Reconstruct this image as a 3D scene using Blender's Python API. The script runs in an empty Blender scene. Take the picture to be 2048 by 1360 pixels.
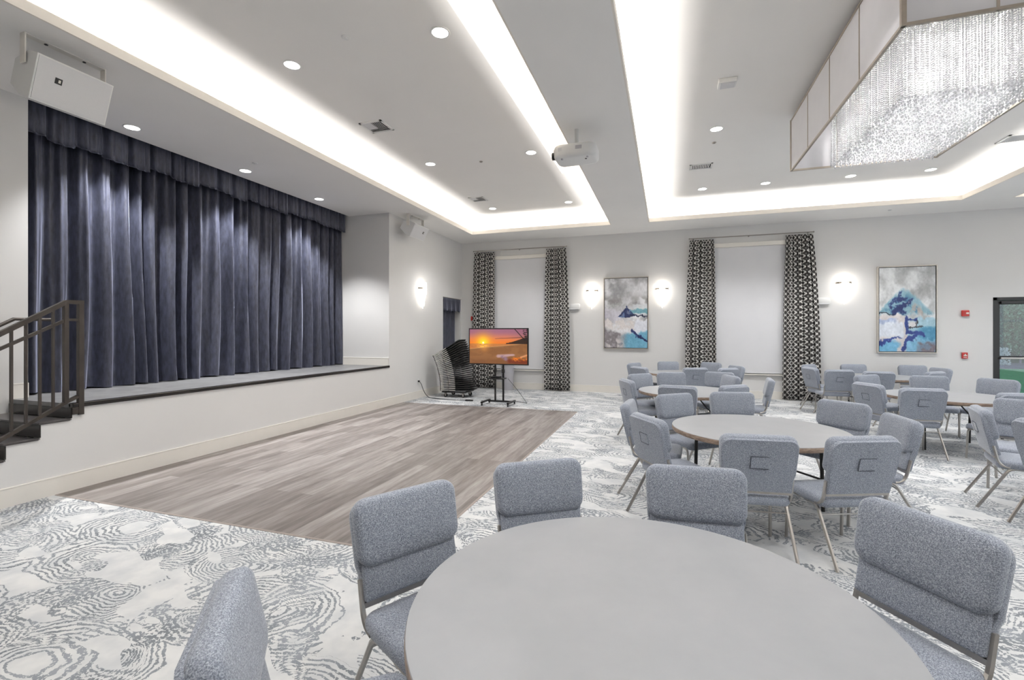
import bpy, bmesh, math, random
import numpy as np
from mathutils import Matrix, Vector
S = bpy.context.scene
COL = S.collection
PI = math.pi
R = math.radians
random.seed(7)
rng = np.random.default_rng(11)

# ------------------------------------------------------------------ room dimensions (metres)
XL, YF, ZC = -5.731, 12.595, 4.197       # face of the stage / left wall, far wall, lower ceiling
XR, YB = 9.4, -2.6                       # unseen right and back walls
ZT = 4.55                                # ceiling inside the trays
XP = -6.75                               # wall the stage curtain hangs behind
ZS = 0.875                               # stage height
YS = 8.81                                # far side wall of the stage

# ------------------------------------------------------------------ materials
def lin(r, g, b):
    f = lambda c: (c / 255 / 12.92) if c / 255 <= 0.04045 else ((c / 255 + 0.055) / 1.055) ** 2.4
    return (f(r), f(g), f(b), 1.0)

class NT:
    def __init__(s, name):
        s.m = bpy.data.materials.new(name); s.m.use_nodes = True
        s.t = s.m.node_tree; s.n = s.t.nodes
        s.b = s.n['Principled BSDF']; s.out = s.n['Material Output']
    def new(s, kind, **kw):
        n = s.n.new(kind)
        for k, v in kw.items(): setattr(n, k, v)
        return n
    def link(s, a, b): s.t.links.new(a, b)
    def set(s, sock, v):
        if hasattr(v, 'is_output') or isinstance(v, bpy.types.NodeSocket): s.link(v, sock)
        else: sock.default_value = v
    def math(s, op, a, b=0.0, c=0.0, clamp=False):
        n = s.new('ShaderNodeMath', operation=op, use_clamp=clamp)
        s.set(n.inputs[0], a); s.set(n.inputs[1], b); s.set(n.inputs[2], c)
        return n.outputs[0]
    def coord(s, kind='Object'): return s.new('ShaderNodeTexCoord').outputs[kind]
    def mapping(s, v, scale=(1, 1, 1), rot=(0, 0, 0), loc=(0, 0, 0)):
        n = s.new('ShaderNodeMapping'); s.link(v, n.inputs['Vector'])
        n.inputs['Scale'].default_value = scale; n.inputs['Rotation'].default_value = rot; n.inputs['Location'].default_value = loc
        return n.outputs[0]
    def noise(s, v, scale, detail=3, rough=0.5, out='Fac'):
        n = s.new('ShaderNodeTexNoise'); s.link(v, n.inputs['Vector'])
        n.inputs['Scale'].default_value = scale; n.inputs['Detail'].default_value = detail; n.inputs['Roughness'].default_value = rough
        return n.outputs[out]
    def ramp(s, fac, stops, interp='LINEAR'):
        n = s.new('ShaderNodeValToRGB'); s.link(fac, n.inputs[0]); cr = n.color_ramp; cr.interpolation = interp
        while len(cr.elements) < len(stops): cr.elements.new(0.5)
        for e, (p, c) in zip(cr.elements, stops): e.position = p; e.color = c
        return n.outputs[0]
    def mix(s, fac, a, b):
        n = s.new('ShaderNodeMix', data_type='RGBA')
        s.set(n.inputs[0], fac); s.set(n.inputs[6], a); s.set(n.inputs[7], b)
        return n.outputs[2]
    def bump(s, h, strength=0.2, dist=0.01):
        n = s.new('ShaderNodeBump'); n.inputs['Strength'].default_value = strength; n.inputs['Distance'].default_value = dist
        s.link(h, n.inputs['Height']); s.link(n.outputs[0], s.b.inputs['Normal'])
    def base(s, c): s.set(s.b.inputs['Base Color'], c)
    def p(s, **kw):
        for k, v in kw.items(): s.b.inputs[k.replace('_', ' ')].default_value = v
        return s

def simple(name, rgb, rough=0.5, metal=0.0, var=0.04, vscale=8.0, bump=0.0, bscale=200.0, **kw):
    """one colour, gently varied by noise"""
    t = NT(name); c = lin(*rgb)
    v = t.coord()
    f = t.noise(v, vscale, 2)
    lo = tuple(x * (1 - var) for x in c[:3]) + (1,); hi = tuple(min(1, x * (1 + var)) for x in c[:3]) + (1,)
    t.base(t.ramp(f, [(0.3, lo), (0.7, hi)]))
    t.p(Roughness=rough, Metallic=metal, **kw)
    if bump: t.bump(t.noise(v, bscale, 2), bump, 0.004)
    return t.m

def emit(name, rgb, strength):
    t = NT(name); t.base(lin(*rgb))
    t.b.inputs['Emission Color'].default_value = lin(*rgb); t.b.inputs['Emission Strength'].default_value = strength
    return t.m

M = {}
M['wall'] = simple('wall_paint', (216, 215, 214), 0.75, var=0.012, vscale=1.5, bump=0.05, bscale=160)
M['ceil'] = simple('ceiling_paint', (238, 236, 233), 0.8, var=0.012, vscale=1.2)
M['cove'] = simple('cove_paint', (232, 226, 217), 0.8, var=0.01)
M['trim'] = simple('trim_paint', (226, 222, 215), 0.45, var=0.012)
M['shade'] = simple('shade_cloth', (214, 214, 217), 0.85, var=0.012, vscale=3, bump=0.08, bscale=500)
M['white_plastic'] = simple('white_plastic', (222, 222, 221), 0.4, var=0.01)
M['grille_cloth'] = simple('speaker_grille_paint', (208, 208, 210), 0.6, var=0.03, vscale=300)
M['black'] = simple('black_paint', (20, 19, 19), 0.4, var=0.1)
M['black_gloss'] = simple('black_stain', (26, 21, 19), 0.25, var=0.25, vscale=14)
M['tread'] = simple('stair_tread_lightened', (58, 55, 55), 0.3, var=0.15, vscale=10)  # greyer than the black risers, reflection on the tops put into the colour
M['iron'] = simple('dark_bronze_metal', (62, 56, 52), 0.42, metal=0.55, var=0.1)
M['chrome'] = simple('brushed_steel_tube', (172, 168, 163), 0.32, metal=0.85, var=0.05, vscale=30)
M['champagne'] = simple('brushed_nickel', (170, 160, 148), 0.34, metal=0.8, var=0.05, vscale=20)
M['rod'] = simple('curtain_rod_metal', (150, 146, 140), 0.3, metal=0.8)
M['red'] = simple('red_plastic', (168, 38, 34), 0.35, var=0.05)
M['dark_recess'] = simple('dark_recess', (28, 28, 29), 0.8)
M['bin'] = simple('bin_plastic', (176, 175, 181), 0.5, var=0.03)
M['stage_wood'] = simple('stage_boards', (112, 112, 113), 0.4, var=0.18, vscale=6)
M['lamp'] = emit('downlight_lens', (255, 252, 246), 9.0)
M['sconce_glow'] = emit('sconce_glass_lit', (255, 250, 242), 5.0)
M['seat_black'] = simple('stack_chair_plastic', (24, 24, 25), 0.4, var=0.1)
M['stack_tube'] = simple('bright_steel_tube', (214, 212, 208), 0.3, metal=0.5)
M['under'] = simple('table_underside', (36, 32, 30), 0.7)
M['silver_frame'] = simple('silver_leaf_frame', (196, 190, 182), 0.35, metal=0.5, var=0.06, vscale=20)

def fabric():
    t = NT('grey_woven_fabric'); v = t.coord()
    n1 = t.noise(v, 260, 2, 0.6); n2 = t.noise(v, 9, 3)
    c = t.ramp(n1, [(0.36, lin(92, 97, 108)), (0.52, lin(140, 146, 158)), (0.68, lin(186, 191, 200))])
    t.base(t.mix(t.math('MULTIPLY', n2, 0.25), c, lin(126, 132, 145)))
    t.p(Roughness=0.85); t.b.inputs['Sheen Weight'].default_value = 0.35; t.b.inputs['Sheen Roughness'].default_value = 0.4
    t.bump(n1, 0.25, 0.003)
    return t.m
M['fabric'] = fabric()

def laminate():
    t = NT('table_laminate'); v = t.coord()
    n = t.noise(v, 3.2, 5, 0.6)
    t.base(t.ramp(n, [(0.3, lin(142, 144, 147)), (0.7, lin(150, 151, 154))]))
    t.p(Roughness=0.42); return t.m
M['laminate'] = laminate()

def edge():
    t = NT('table_edge_band'); v = t.coord()
    n = t.noise(t.mapping(v, (9, 9, 40)), 2.0, 5, 0.6)
    t.base(t.ramp(n, [(0.3, lin(104, 88, 76)), (0.55, lin(146, 126, 110)), (0.75, lin(178, 160, 144))]))
    t.p(Roughness=0.5); return t.m
M['edge'] = edge()

def velvet():
    t = NT('charcoal_velvet'); v = t.coord()
    n = t.noise(t.mapping(v, (10, 10, 2.5)), 3.0, 4, 0.6)
    t.base(t.ramp(n, [(0.3, lin(38, 40, 52)), (0.7, lin(64, 67, 84))]))
    t.p(Roughness=0.55); t.b.inputs['Sheen Weight'].default_value = 1.0; t.b.inputs['Sheen Roughness'].default_value = 0.3
    t.b.inputs['Sheen Tint'].default_value = lin(205, 210, 235)
    t.bump(n, 0.15, 0.01)
    return t.m
M['velvet'] = velvet()

def lattice():
    t = NT('diamond_lattice_fabric'); uv = t.coord('UV')
    sep = t.new('ShaderNodeSeparateXYZ'); t.link(uv, sep.inputs[0])
    a = t.math('MULTIPLY', sep.outputs[0], 1 / 0.19); b = t.math('MULTIPLY', sep.outputs[1], 1 / 0.125)
    d1 = t.math('ABSOLUTE', t.math('SUBTRACT', t.math('FRACT', t.math('ADD', a, b)), 0.5))
    d2 = t.math('ABSOLUTE', t.math('SUBTRACT', t.math('FRACT', t.math('SUBTRACT', a, b)), 0.5))
    line = t.math('MAXIMUM', t.math('LESS_THAN', d1, 0.095), t.math('LESS_THAN', d2, 0.095))
    core = t.math('MULTIPLY', t.math('GREATER_THAN', d1, 0.2), t.math('GREATER_THAN', d2, 0.2))
    dark = t.mix(core, lin(96, 93, 91), lin(44, 41, 40))
    t.base(t.mix(line, dark, lin(208, 206, 202)))
    t.p(Roughness=0.85); return t.m
M['lattice'] = lattice()

def carpet():
    t = NT('ring_carpet'); v = t.coord()
    w1 = t.new('ShaderNodeVectorMath', operation='SCALE'); w1.inputs['Scale'].default_value = 0.30
    s1 = t.new('ShaderNodeVectorMath', operation='SUBTRACT'); t.link(t.noise(v, 1.5, 2, 0.5, 'Color'), s1.inputs[0]); s1.inputs[1].default_value = (0.5, 0.5, 0.5)
    t.link(s1.outputs[0], w1.inputs[0])
    ad = t.new('ShaderNodeVectorMath', operation='ADD'); t.link(v, ad.inputs[0]); t.link(w1.outputs[0], ad.inputs[1])
    p = t.mapping(ad.outputs[0], (0.78, 1.15, 1), (0, 0, 0.5))
    wob = t.math('ADD', t.math('MULTIPLY', t.math('SUBTRACT', t.noise(v, 26, 3, 0.6), 0.5), 0.04), t.math('MULTIPLY', t.math('SUBTRACT', t.noise(v, 5, 2, 0.5), 0.5), 0.12))
    def rings(scale, pitch, loc, width, lo, hi):
        vo = t.new('ShaderNodeTexVoronoi', voronoi_dimensions='2D', feature='F1'); vo.inputs['Scale'].default_value = scale
        t.link(t.mapping(p, (1, 1, 1), (0, 0, 0), loc), vo.inputs['Vector'])
        d = t.math('DIVIDE', vo.outputs['Distance'], scale)
        d = t.math('ADD', d, wob)
        sc = t.new('ShaderNodeSeparateColor'); t.link(vo.outputs['Color'], sc.inputs[0])
        f = t.math('FRACT', t.math('DIVIDE', t.math('ADD', d, t.math('MULTIPLY', sc.outputs[1], 0.05)), pitch))
        ln = t.math('LESS_THAN', f, width)
        hole = t.math('GREATER_THAN', d, t.math('MULTIPLY', sc.outputs[0], 0.16))       # pale eye in the middle of some rings
        cut = t.math('LESS_THAN', d, t.math('ADD', lo, t.math('MULTIPLY', sc.outputs[2], hi)))   # each ring cluster ends at its own radius
        return t.math('MULTIPLY', t.math('MULTIPLY', ln, hole), cut), d
    A, dA = rings(1.25, 0.040, (0, 0, 0), 0.44, 0.30, 0.40)
    B, dB = rings(2.1, 0.030, (3.3, 1.7, 0), 0.46, 0.17, 0.25)
    sel = t.math('GREATER_THAN', t.noise(v, 1.3, 2, 0.5), 0.47)
    blank = t.math('LESS_THAN', t.noise(t.mapping(p, (0.8, 1.5, 1), (0, 0, 0), (9, 4, 0)), 1.9, 2, 0.5), 0.585)
    ln = t.math('ABSOLUTE', t.math('SUBTRACT', A, t.math('MULTIPLY', B, sel)))
    ln = t.math('MULTIPLY', ln, blank)
    speck = t.math('GREATER_THAN', t.noise(v, 75, 2, 0.6), 0.40)
    ln = t.math('MULTIPLY', ln, speck)
    mass = t.math('MULTIPLY', t.math('GREATER_THAN', t.noise(v, 2.4, 3, 0.6), 0.56), t.math('GREATER_THAN', t.noise(v, 40, 2, 0.6), 0.5))
    ln = t.math('MAXIMUM', ln, t.math('MULTIPLY', mass, blank))
    pale = t.ramp(t.noise(v, 5, 3, 0.6), [(0.35, lin(188, 190, 192)), (0.65, lin(207, 207, 206))])
    dk = t.ramp(t.noise(v, 3, 2, 0.6), [(0.35, lin(96, 101, 108)), (0.65, lin(130, 135, 142))])
    t.base(t.mix(t.math('MULTIPLY', ln, 0.92), pale, dk))
    t.p(Roughness=0.95); t.bump(t.noise(v, 420, 2, 0.6), 0.25, 0.004)
    return t.m
M['carpet'] = carpet()

def planks():
    t = NT('weathered_vinyl_planks'); v = t.coord()
    r = t.mapping(v, (1, 1, 1), (0, 0, PI / 2))
    br = t.new('ShaderNodeTexBrick'); t.link(r, br.inputs['Vector'])
    br.inputs['Scale'].default_value = 1.0; br.inputs['Brick Width'].default_value = 1.25; br.inputs['Row Height'].default_value = 0.15
    br.inputs['Mortar Size'].default_value = 0.0015; br.inputs['Color1'].default_value = (0, 0, 0, 1); br.inputs['Color2'].default_value = (1, 1, 1, 1); br.inputs['Mortar'].default_value = (0.3, 0.3, 0.3, 1)
    br.offset = 0.37
    g = t.noise(t.mapping(v, (9, 0.9, 1)), 2.0, 5, 0.62)
    g2 = t.noise(t.mapping(v, (45, 2.0, 1)), 2.0, 3, 0.6)
    f = t.math('ADD', t.math('MULTIPLY', g, 0.75), t.math('MULTIPLY', g2, 0.25))
    f = t.math('ADD', t.math('MULTIPLY', f, 0.8), t.math('MULTIPLY', br.outputs['Color'], 0.2))
    c = t.ramp(f, [(0.33, lin(88, 81, 78)), (0.47, lin(114, 107, 104)), (0.6, lin(138, 132, 129)), (0.72, lin(156, 152, 149))])
    t.base(c); t.p(Roughness=0.42)
    return t.m
M['planks'] = planks()

def vcol(name, strength=0.0, rough=0.6):
    """paint strokes stored per vertex"""
    t = NT(name); a = t.new('ShaderNodeVertexColor'); a.layer_name = 'paint'
    if strength:
        t.base((0.01, 0.01, 0.01, 1)); t.link(a.outputs[0], t.b.inputs['Emission Color']); t.b.inputs['Emission Strength'].default_value = strength
    else: t.base(a.outputs[0])
    t.p(Roughness=rough); return t.m
M['canvas'] = vcol('painted_canvas')
M['screen'] = vcol('lit_screen', 1.0, 0.25)

def glass(name, tint, gloss):
    m = bpy.data.materials.new(name); m.use_nodes = True; t = m.node_tree; t.nodes.clear()
    o = t.nodes.new('ShaderNodeOutputMaterial'); a = t.nodes.new('ShaderNodeBsdfTransparent'); g = t.nodes.new('ShaderNodeBsdfGlossy'); x = t.nodes.new('ShaderNodeMixShader')
    a.inputs[0].default_value = tint; g.inputs['Roughness'].default_value = 0.02; x.inputs[0].default_value = gloss
    t.links.new(a.outputs[0], x.inputs[1]); t.links.new(g.outputs[0], x.inputs[2]); t.links.new(x.outputs[0], o.inputs[0])
    return m
M['glass'] = glass('door_glass', (0.93, 0.97, 0.98, 1), 0.06)

def acrylic():
    m = bpy.data.materials.new('frosted_acrylic'); m.use_nodes = True; t = m.node_tree; t.nodes.clear()
    o = t.nodes.new('ShaderNodeOutputMaterial'); d = t.nodes.new('ShaderNodeBsdfDiffuse'); tr = t.nodes.new('ShaderNodeBsdfTranslucent'); g = t.nodes.new('ShaderNodeBsdfGlossy'); x = t.nodes.new('ShaderNodeMixShader'); y = t.nodes.new('ShaderNodeMixShader')
    n = t.nodes.new('ShaderNodeTexNoise'); n.inputs['Scale'].default_value = 2.0
    r = t.nodes.new('ShaderNodeValToRGB'); r.color_ramp.elements[0].color = lin(220, 219, 222); r.color_ramp.elements[1].color = lin(236, 235, 237)
    t.links.new(n.outputs[0], r.inputs[0]); t.links.new(r.outputs[0], d.inputs[0]); t.links.new(r.outputs[0], tr.inputs[0])
    g.inputs['Roughness'].default_value = 0.12
    x.inputs[0].default_value = 0.35; y.inputs[0].default_value = 0.12
    t.links.new(d.outputs[0], x.inputs[1]); t.links.new(tr.outputs[0], x.inputs[2]); t.links.new(x.outputs[0], y.inputs[1]); t.links.new(g.outputs[0], y.inputs[2]); t.links.new(y.outputs[0], o.inputs[0])
    return m
M['acrylic'] = acrylic()

def crystal():
    m = bpy.data.materials.new('cut_crystal'); m.use_nodes = True; t = m.node_tree; t.nodes.clear()
    nw = lambda k: t.nodes.new(k)
    o, a, b_, g, x, y, n, r = nw('ShaderNodeOutputMaterial'), nw('ShaderNodeBsdfTransparent'), nw('ShaderNodeBsdfTranslucent'), nw('ShaderNodeBsdfGlossy'), nw('ShaderNodeMixShader'), nw('ShaderNodeMixShader'), nw('ShaderNodeTexNoise'), nw('ShaderNodeValToRGB')
    n.inputs['Scale'].default_value = 55; r.color_ramp.elements[0].color = lin(214, 215, 217); r.color_ramp.elements[1].color = lin(255, 255, 255)
    t.links.new(n.outputs[0], r.inputs[0]); t.links.new(r.outputs[0], b_.inputs[0]); g.inputs['Roughness'].default_value = 0.08
    x.inputs[0].default_value = 0.72; y.inputs[0].default_value = 0.32
    t.links.new(a.outputs[0], x.inputs[1]); t.links.new(b_.outputs[0], x.inputs[2]); t.links.new(x.outputs[0], y.inputs[1]); t.links.new(g.outputs[0], y.inputs[2]); t.links.new(y.outputs[0], o.inputs[0])
    return m
M['crystal'] = crystal()

def leafmat():
    t = NT('hedge_leaf'); v = t.coord()
    n = t.noise(v, 9, 3, 0.75)
    t.base(t.ramp(n, [(0.3, lin(24, 58, 36)), (0.5, lin(62, 112, 76)), (0.74, lin(150, 190, 166))]))
    t.p(Roughness=0.7); return t.m
M['leaf'] = leafmat()
M['lawn'] = simple('lawn_grass', (92, 168, 98), 0.9, var=0.3, vscale=9, bump=0.4, bscale=60)
M['mulch'] = simple('mulch_bed', (112, 104, 118), 0.95, var=0.4, vscale=22, bump=0.5, bscale=70)
M['bark'] = simple('bark', (132, 124, 142), 0.9, var=0.25, vscale=12)

# ------------------------------------------------------------------ mesh building
class MB:
    def __init__(s): s.v = []; s.f = []; s.mi = []
    def add(s, vs, fs, mi=0):
        o = len(s.v); s.v += [tuple(x) for x in vs]; s.f += [tuple(i + o for i in f) for f in fs]; s.mi += [mi] * len(fs); return s
    def box(s, a, b, mi=0, mat=None):
        (x0, y0, z0), (x1, y1, z1) = a, b
        vs = [(x, y, z) for z in (z0, z1) for y in (y0, y1) for x in (x0, x1)]
        if mat is not None: vs = [mat @ Vector(p) for p in vs]
        return s.add(vs, [(0, 2, 3, 1), (4, 5, 7, 6), (0, 1, 5, 4), (2, 6, 7, 3), (0, 4, 6, 2), (1, 3, 7, 5)], mi)
    def rbox(s, a, b, r=0.01, mi=0, mat=None):
        """box with chamfered edges"""
        bm = bmesh.new(); bmesh.ops.create_cube(bm, size=1.0)
        for v in bm.verts: v.co = Vector([(a[i] + b[i]) / 2 + v.co[i] * (b[i] - a[i]) for i in range(3)])
        bmesh.ops.bevel(bm, geom=list(bm.edges), offset=r, segments=2, profile=0.5, affect='EDGES')
        if mat is not None: bm.transform(mat)
        bm.verts.index_update(); s.add([v.co[:] for v in bm.verts], [[v.index for v in f.verts] for f in bm.faces], mi); bm.free(); return s
    def tube(s, pts, r, n=10, cap=True, mi=0, sq=False):
        pts = [Vector(p) for p in pts]; rr = r if isinstance(r, (list, tuple)) else [r] * len(pts)
        rings = []; up = None
        for i, p in enumerate(pts):
            d = (pts[min(i + 1, len(pts) - 1)] - pts[max(i - 1, 0)]).normalized()
            if up is None: up = Vector((0, 0, 1)) if abs(d.z) < 0.9 else Vector((0, 1, 0))
            sd = d.cross(up)
            if sd.length < 1e-4: sd = d.orthogonal()
            sd.normalize(); up = sd.cross(d).normalized()
            ring = []
            for k in range(n):
                a = 2 * PI * k / n + (PI / n if sq else 0)
                c, q = math.cos(a), math.sin(a)
                if sq: m = 1 / max(abs(c), abs(q)); c *= m; q *= m
                ring.append(p + (sd * c + up * q) * rr[i])
            rings.append(ring)
        vs = [q for ring in rings for q in ring]; fs = []
        for i in range(len(pts) - 1):
            for k in range(n):
                k2 = (k + 1) % n; fs.append((i * n + k, i * n + k2, (i + 1) * n + k2, (i + 1) * n + k))
        if cap: fs += [tuple(range(n))[::-1], tuple((len(pts) - 1) * n + k for k in range(n))]
        return s.add(vs, fs, mi)
    def lathe(s, prof, n=48, c=(0, 0), mi=0, cap=True):
        """profile of (radius, z) spun about a vertical axis"""
        vs = [(c[0] + r * math.cos(2 * PI * k / n), c[1] + r * math.sin(2 * PI * k / n), z) for r, z in prof for k in range(n)]
        fs = [(i * n + k, i * n + (k + 1) % n, (i + 1) * n + (k + 1) % n, (i + 1) * n + k) for i in range(len(prof) - 1) for k in range(n)]
        if cap and prof[0][0] > 1e-6: fs.append(tuple(range(n))[::-1])
        if cap and prof[-1][0] > 1e-6: fs.append(tuple((len(prof) - 1) * n + k for k in range(n)))
        return s.add(vs, fs, mi)
    def poly(s, pts, mi=0): return s.add(pts, [tuple(range(len(pts)))], mi)
    def prism(s, outline, fn, t0, t1, mi=0):
        """outline of 2-D points swept from t0 to t1; fn(a, b, t) gives the point"""
        n = len(outline); vs = [fn(a, b, t) for t in (t0, t1) for a, b in outline]
        return s.add(vs, [tuple(range(n)), tuple(range(n, 2 * n))[::-1]] + [(k, (k + 1) % n + 0, (k + 1) % n + n, k + n) for k in range(n)], mi)
    def cushion(s, w, h, t, rc, e, fn, top_w=None, bulge=0.0, mi=0, nc=6):
        """padded panel w x h, thickness t, corner radius rc, soft edge e; fn(x, along, thick) gives the point"""
        tw = top_w or w
        def outline(ins):
            pts = []; r = max(rc - ins, 0.004)
            for cx, cy, a0 in ((1, 1, 0), (-1, 1, 90), (-1, -1, 180), (1, -1, 270)):
                for k in range(nc + 1):
                    a = R(a0 + 90 * k / nc)
                    x = cx * (w / 2 - ins - r) + r * math.cos(a); y = cy * (h / 2 - ins - r) + r * math.sin(a)
                    x *= 1 + (tw / w - 1) * (y / h + 0.5); pts.append((x, y + h / 2))
            return pts
        prof = [(e + 0.02, -t / 2)] + [(e * (1 - math.sin(R(a))), -t / 2 + e * (1 - math.cos(R(a)))) for a in (0, 30, 60, 90)] + [(e * (1 - math.sin(R(a))), t / 2 - e * (1 - math.cos(R(a)))) for a in (90, 60, 30, 0)] + [(e + (min(w, h) / 2 - e) * q, t / 2 + bulge * (1 - (1 - q) ** 2)) for q in (0.2, 0.45, 0.7)]
        n = 4 * (nc + 1); vs = []; fs = []
        for ins, d in prof: vs += [fn(x, y, d) for x, y in outline(ins)]
        m = len(prof)
        for i in range(m - 1):
            for k in range(n): fs.append((i * n + k, i * n + (k + 1) % n, (i + 1) * n + (k + 1) % n, (i + 1) * n + k))
        fs += [tuple(range(n))[::-1], tuple((m - 1) * n + k for k in range(n))]
        return s.add(vs, fs, mi)
    def mesh(s, name, mats, smooth=False):
        me = bpy.data.meshes.new(name); me.from_pydata(s.v, [], s.f)
        for m in (mats if isinstance(mats, list) else [mats]): me.materials.append(M[m] if isinstance(m, str) else m)
        if isinstance(mats, list) and len(mats) > 1: me.polygons.foreach_set('material_index', s.mi)
        bm = bmesh.new(); bm.from_mesh(me); bmesh.ops.recalc_face_normals(bm, faces=bm.faces); bm.to_mesh(me); bm.free()
        if smooth:
            me.polygons.foreach_set('use_smooth', [True] * len(me.polygons))
            try: me.set_sharp_from_angle(angle=R(42))
            except Exception: pass
        return me
    def obj(s, name, mats, parent=None, smooth=False, loc=None):
        o = bpy.data.objects.new(name, s.mesh(name, mats, smooth)); COL.objects.link(o)
        if parent is not None: o.parent = parent
        if loc is not None: o.location = loc
        return o

def tag(o, label, cat, group=None, kind=None):
    o['label'] = label; o['category'] = cat
    if group: o['group'] = group
    if kind: o['kind'] = kind
    return o
def struct(o): o['kind'] = 'structure'; return o
def thing(name, label, cat, loc=(0, 0, 0), rz=0.0, group=None):
    o = bpy.data.objects.new(name, None); COL.objects.link(o); o.empty_display_size = 0.1
    o.location = loc; o.rotation_euler = (0, 0, rz); return tag(o, label, cat, group)
def dup(root, loc, rz, label, group=None):
    """a copy of a thing with copies of its parts and sub-parts"""
    r = root.copy(); COL.objects.link(r); r.location = loc; r.rotation_euler = (0, 0, rz); r['label'] = label
    if group: r['group'] = group
    for ch in root.children:
        c = ch.copy(); COL.objects.link(c); c.parent = r
        for g in ch.children:
            d = g.copy(); COL.objects.link(d); d.parent = c
    return r
def arc(p0, p1, p2, n=6):
    p0, p1, p2 = Vector(p0), Vector(p1), Vector(p2)
    return [p0 * (1 - t) ** 2 + p1 * 2 * t * (1 - t) + p2 * t * t for t in [k / n for k in range(n + 1)]]

# ------------------------------------------------------------------ floor
XD, YD, YN = -1.719, 9.334, 2.958
b = MB()
for (x0, y0, x1, y1) in ((-7.5, YB, XR, YN), (XD, YN, XR, YF + 0.2), (-7.5, YD, XD, YF + 0.2)):
    b.box((x0, y0, -0.1), (x1, y1, 0.0))
struct(b.obj('floor', 'carpet'))
struct(MB().box((-7.5, YN, -0.1), (XD, YD, 0.001)).obj('floor_dance', 'planks'))
b = MB()
b.box((XD - 0.012, YN, -0.02), (XD + 0.012, YD, 0.003)); b.box((-5.7, YN - 0.012, -0.02), (XD, YN + 0.012, 0.003)); b.box((-5.7, YD - 0.012, -0.02), (XD, YD + 0.012, 0.003))
struct(b.obj('trim_1', simple('edge_strip', (142, 132, 126), 0.4)))

# ------------------------------------------------------------------ walls
W = 0.14
struct(MB().box((-6.6, YF, 0), (6.545, YF + W, ZC + 0.9)).box((6.545, YF, 2.335), (8.5, YF + W, ZC + 0.9)).box((8.5, YF, 0), (XR, YF + W, ZC + 0.9)).obj('wall_far', 'wall'))
ALC0, ALC1, ALZ = 11.387, 12.5, 2.56
b = MB().box((XL - W, YS, 0), (XL, ALC0, 5)).box((XL - W, ALC0, ALZ), (XL, ALC1, 5)).box((XL - W, ALC1, 0), (XL, YF, 5))
b.box((-6.5, ALC0 - 0.1, 0), (XL - W, ALC0, ALZ + 0.1)).box((-6.5, ALC1, 0), (XL - W, YF, ALZ + 0.1)).box((-6.5, ALC0, ALZ), (XL - W, ALC1, ALZ + 0.1)).box((-6.6, ALC0 - 0.1, 0), (-6.5, YF, ALZ + 0.1))
struct(b.obj('wall_left', 'wall'))
struct(MB().box((-7.6, YS, 0), (XL - W, YS + W, 5)).obj('wall_stage_end', 'wall'))
struct(MB().box((XP - 0.1, YB, 0), (XP, 3.25, 5)).obj('wall_stair', 'wall'))
struct(MB().box((-7.7, YB, 0), (-7.6, YS + W, 5)).obj('wall_stage_back', 'dark_recess'))
struct(MB().box((XL - 0.1, 3.1, 0), (XL, YS, ZS - 0.04)).obj('wall_stage_front', 'wall'))
struct(MB().box((-7.6, YB - W, 0), (XR, YB, 5)).obj('wall_back', simple('wall_paint_darkened', (112, 108, 104), 0.75)))  # unseen wall, coloured dark to cut light bounced onto the chair backs
b = MB()
WIN = [(-1.4, 1.6), (3.0, 6.0), (7.4, 10.4)]
ys = [YB] + [y for w in WIN for y in w] + [YF]
for i in range(0, len(ys), 2): b.box((XR, ys[i], 0), (XR + W, ys[i + 1], 5))
for y0, y1 in WIN: b.box((XR, y0, 0), (XR + W, y1, 0.5)); b.box((XR, y0, 3.3), (XR + W, y1, 5))
struct(b.obj('wall_right', 'wall'))
for k, (y0, y1) in enumerate(WIN):
    b = MB()
    for yy in (y0, (y0 + y1) / 2 - 0.03, y1 - 0.06): b.box((XR + 0.02, yy, 0.5), (XR + 0.1, yy + 0.06, 3.3))
    for zz in (0.5, 1.9, 3.24): b.box((XR + 0.02, y0, zz), (XR + 0.1, y1, zz + 0.06))
    o = struct(b.obj('window_%d' % (k + 1), 'white_plastic'))
    MB().box((XR + 0.05, y0, 0.5), (XR + 0.058, y1, 3.3)).obj('pane', 'glass', o)

ZB = 0.179
def board(x0, y0, x1, y1, z=0.0, h=ZB):
    """baseboard with a small bead on top"""
    b = MB().box((min(x0, x1), min(y0, y1), z), (max(x0, x1), max(y0, y1), z + h - 0.012))
    b.rbox((min(x0, x1) - 0.003 * (x0 != x1), min(y0, y1) - 0.003, z + h - 0.014), (max(x0, x1) + 0.003, max(y0, y1), z + h), 0.004)
    return b
b = board(XL, 1.6, XL + 0.016, YS); b2 = board(XL, YS, XL + 0.016, ALC0 - 0.002); b.add(b2.v, b2.f)
struct(b.obj('baseboard_left', 'trim'))
struct(board(XL + 0.016, YF - 0.016, 6.48, YF).obj('baseboard_far', 'trim'))
struct(board(-7.2, YS - 0.016, XL - 0.012, YS, ZS, 0.165).obj('baseboard_stage', 'trim'))
struct(board(XP, 3.12, XP + 0.016, 3.25, ZS, 0.165).obj('baseboard_stair', 'trim'))

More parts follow.
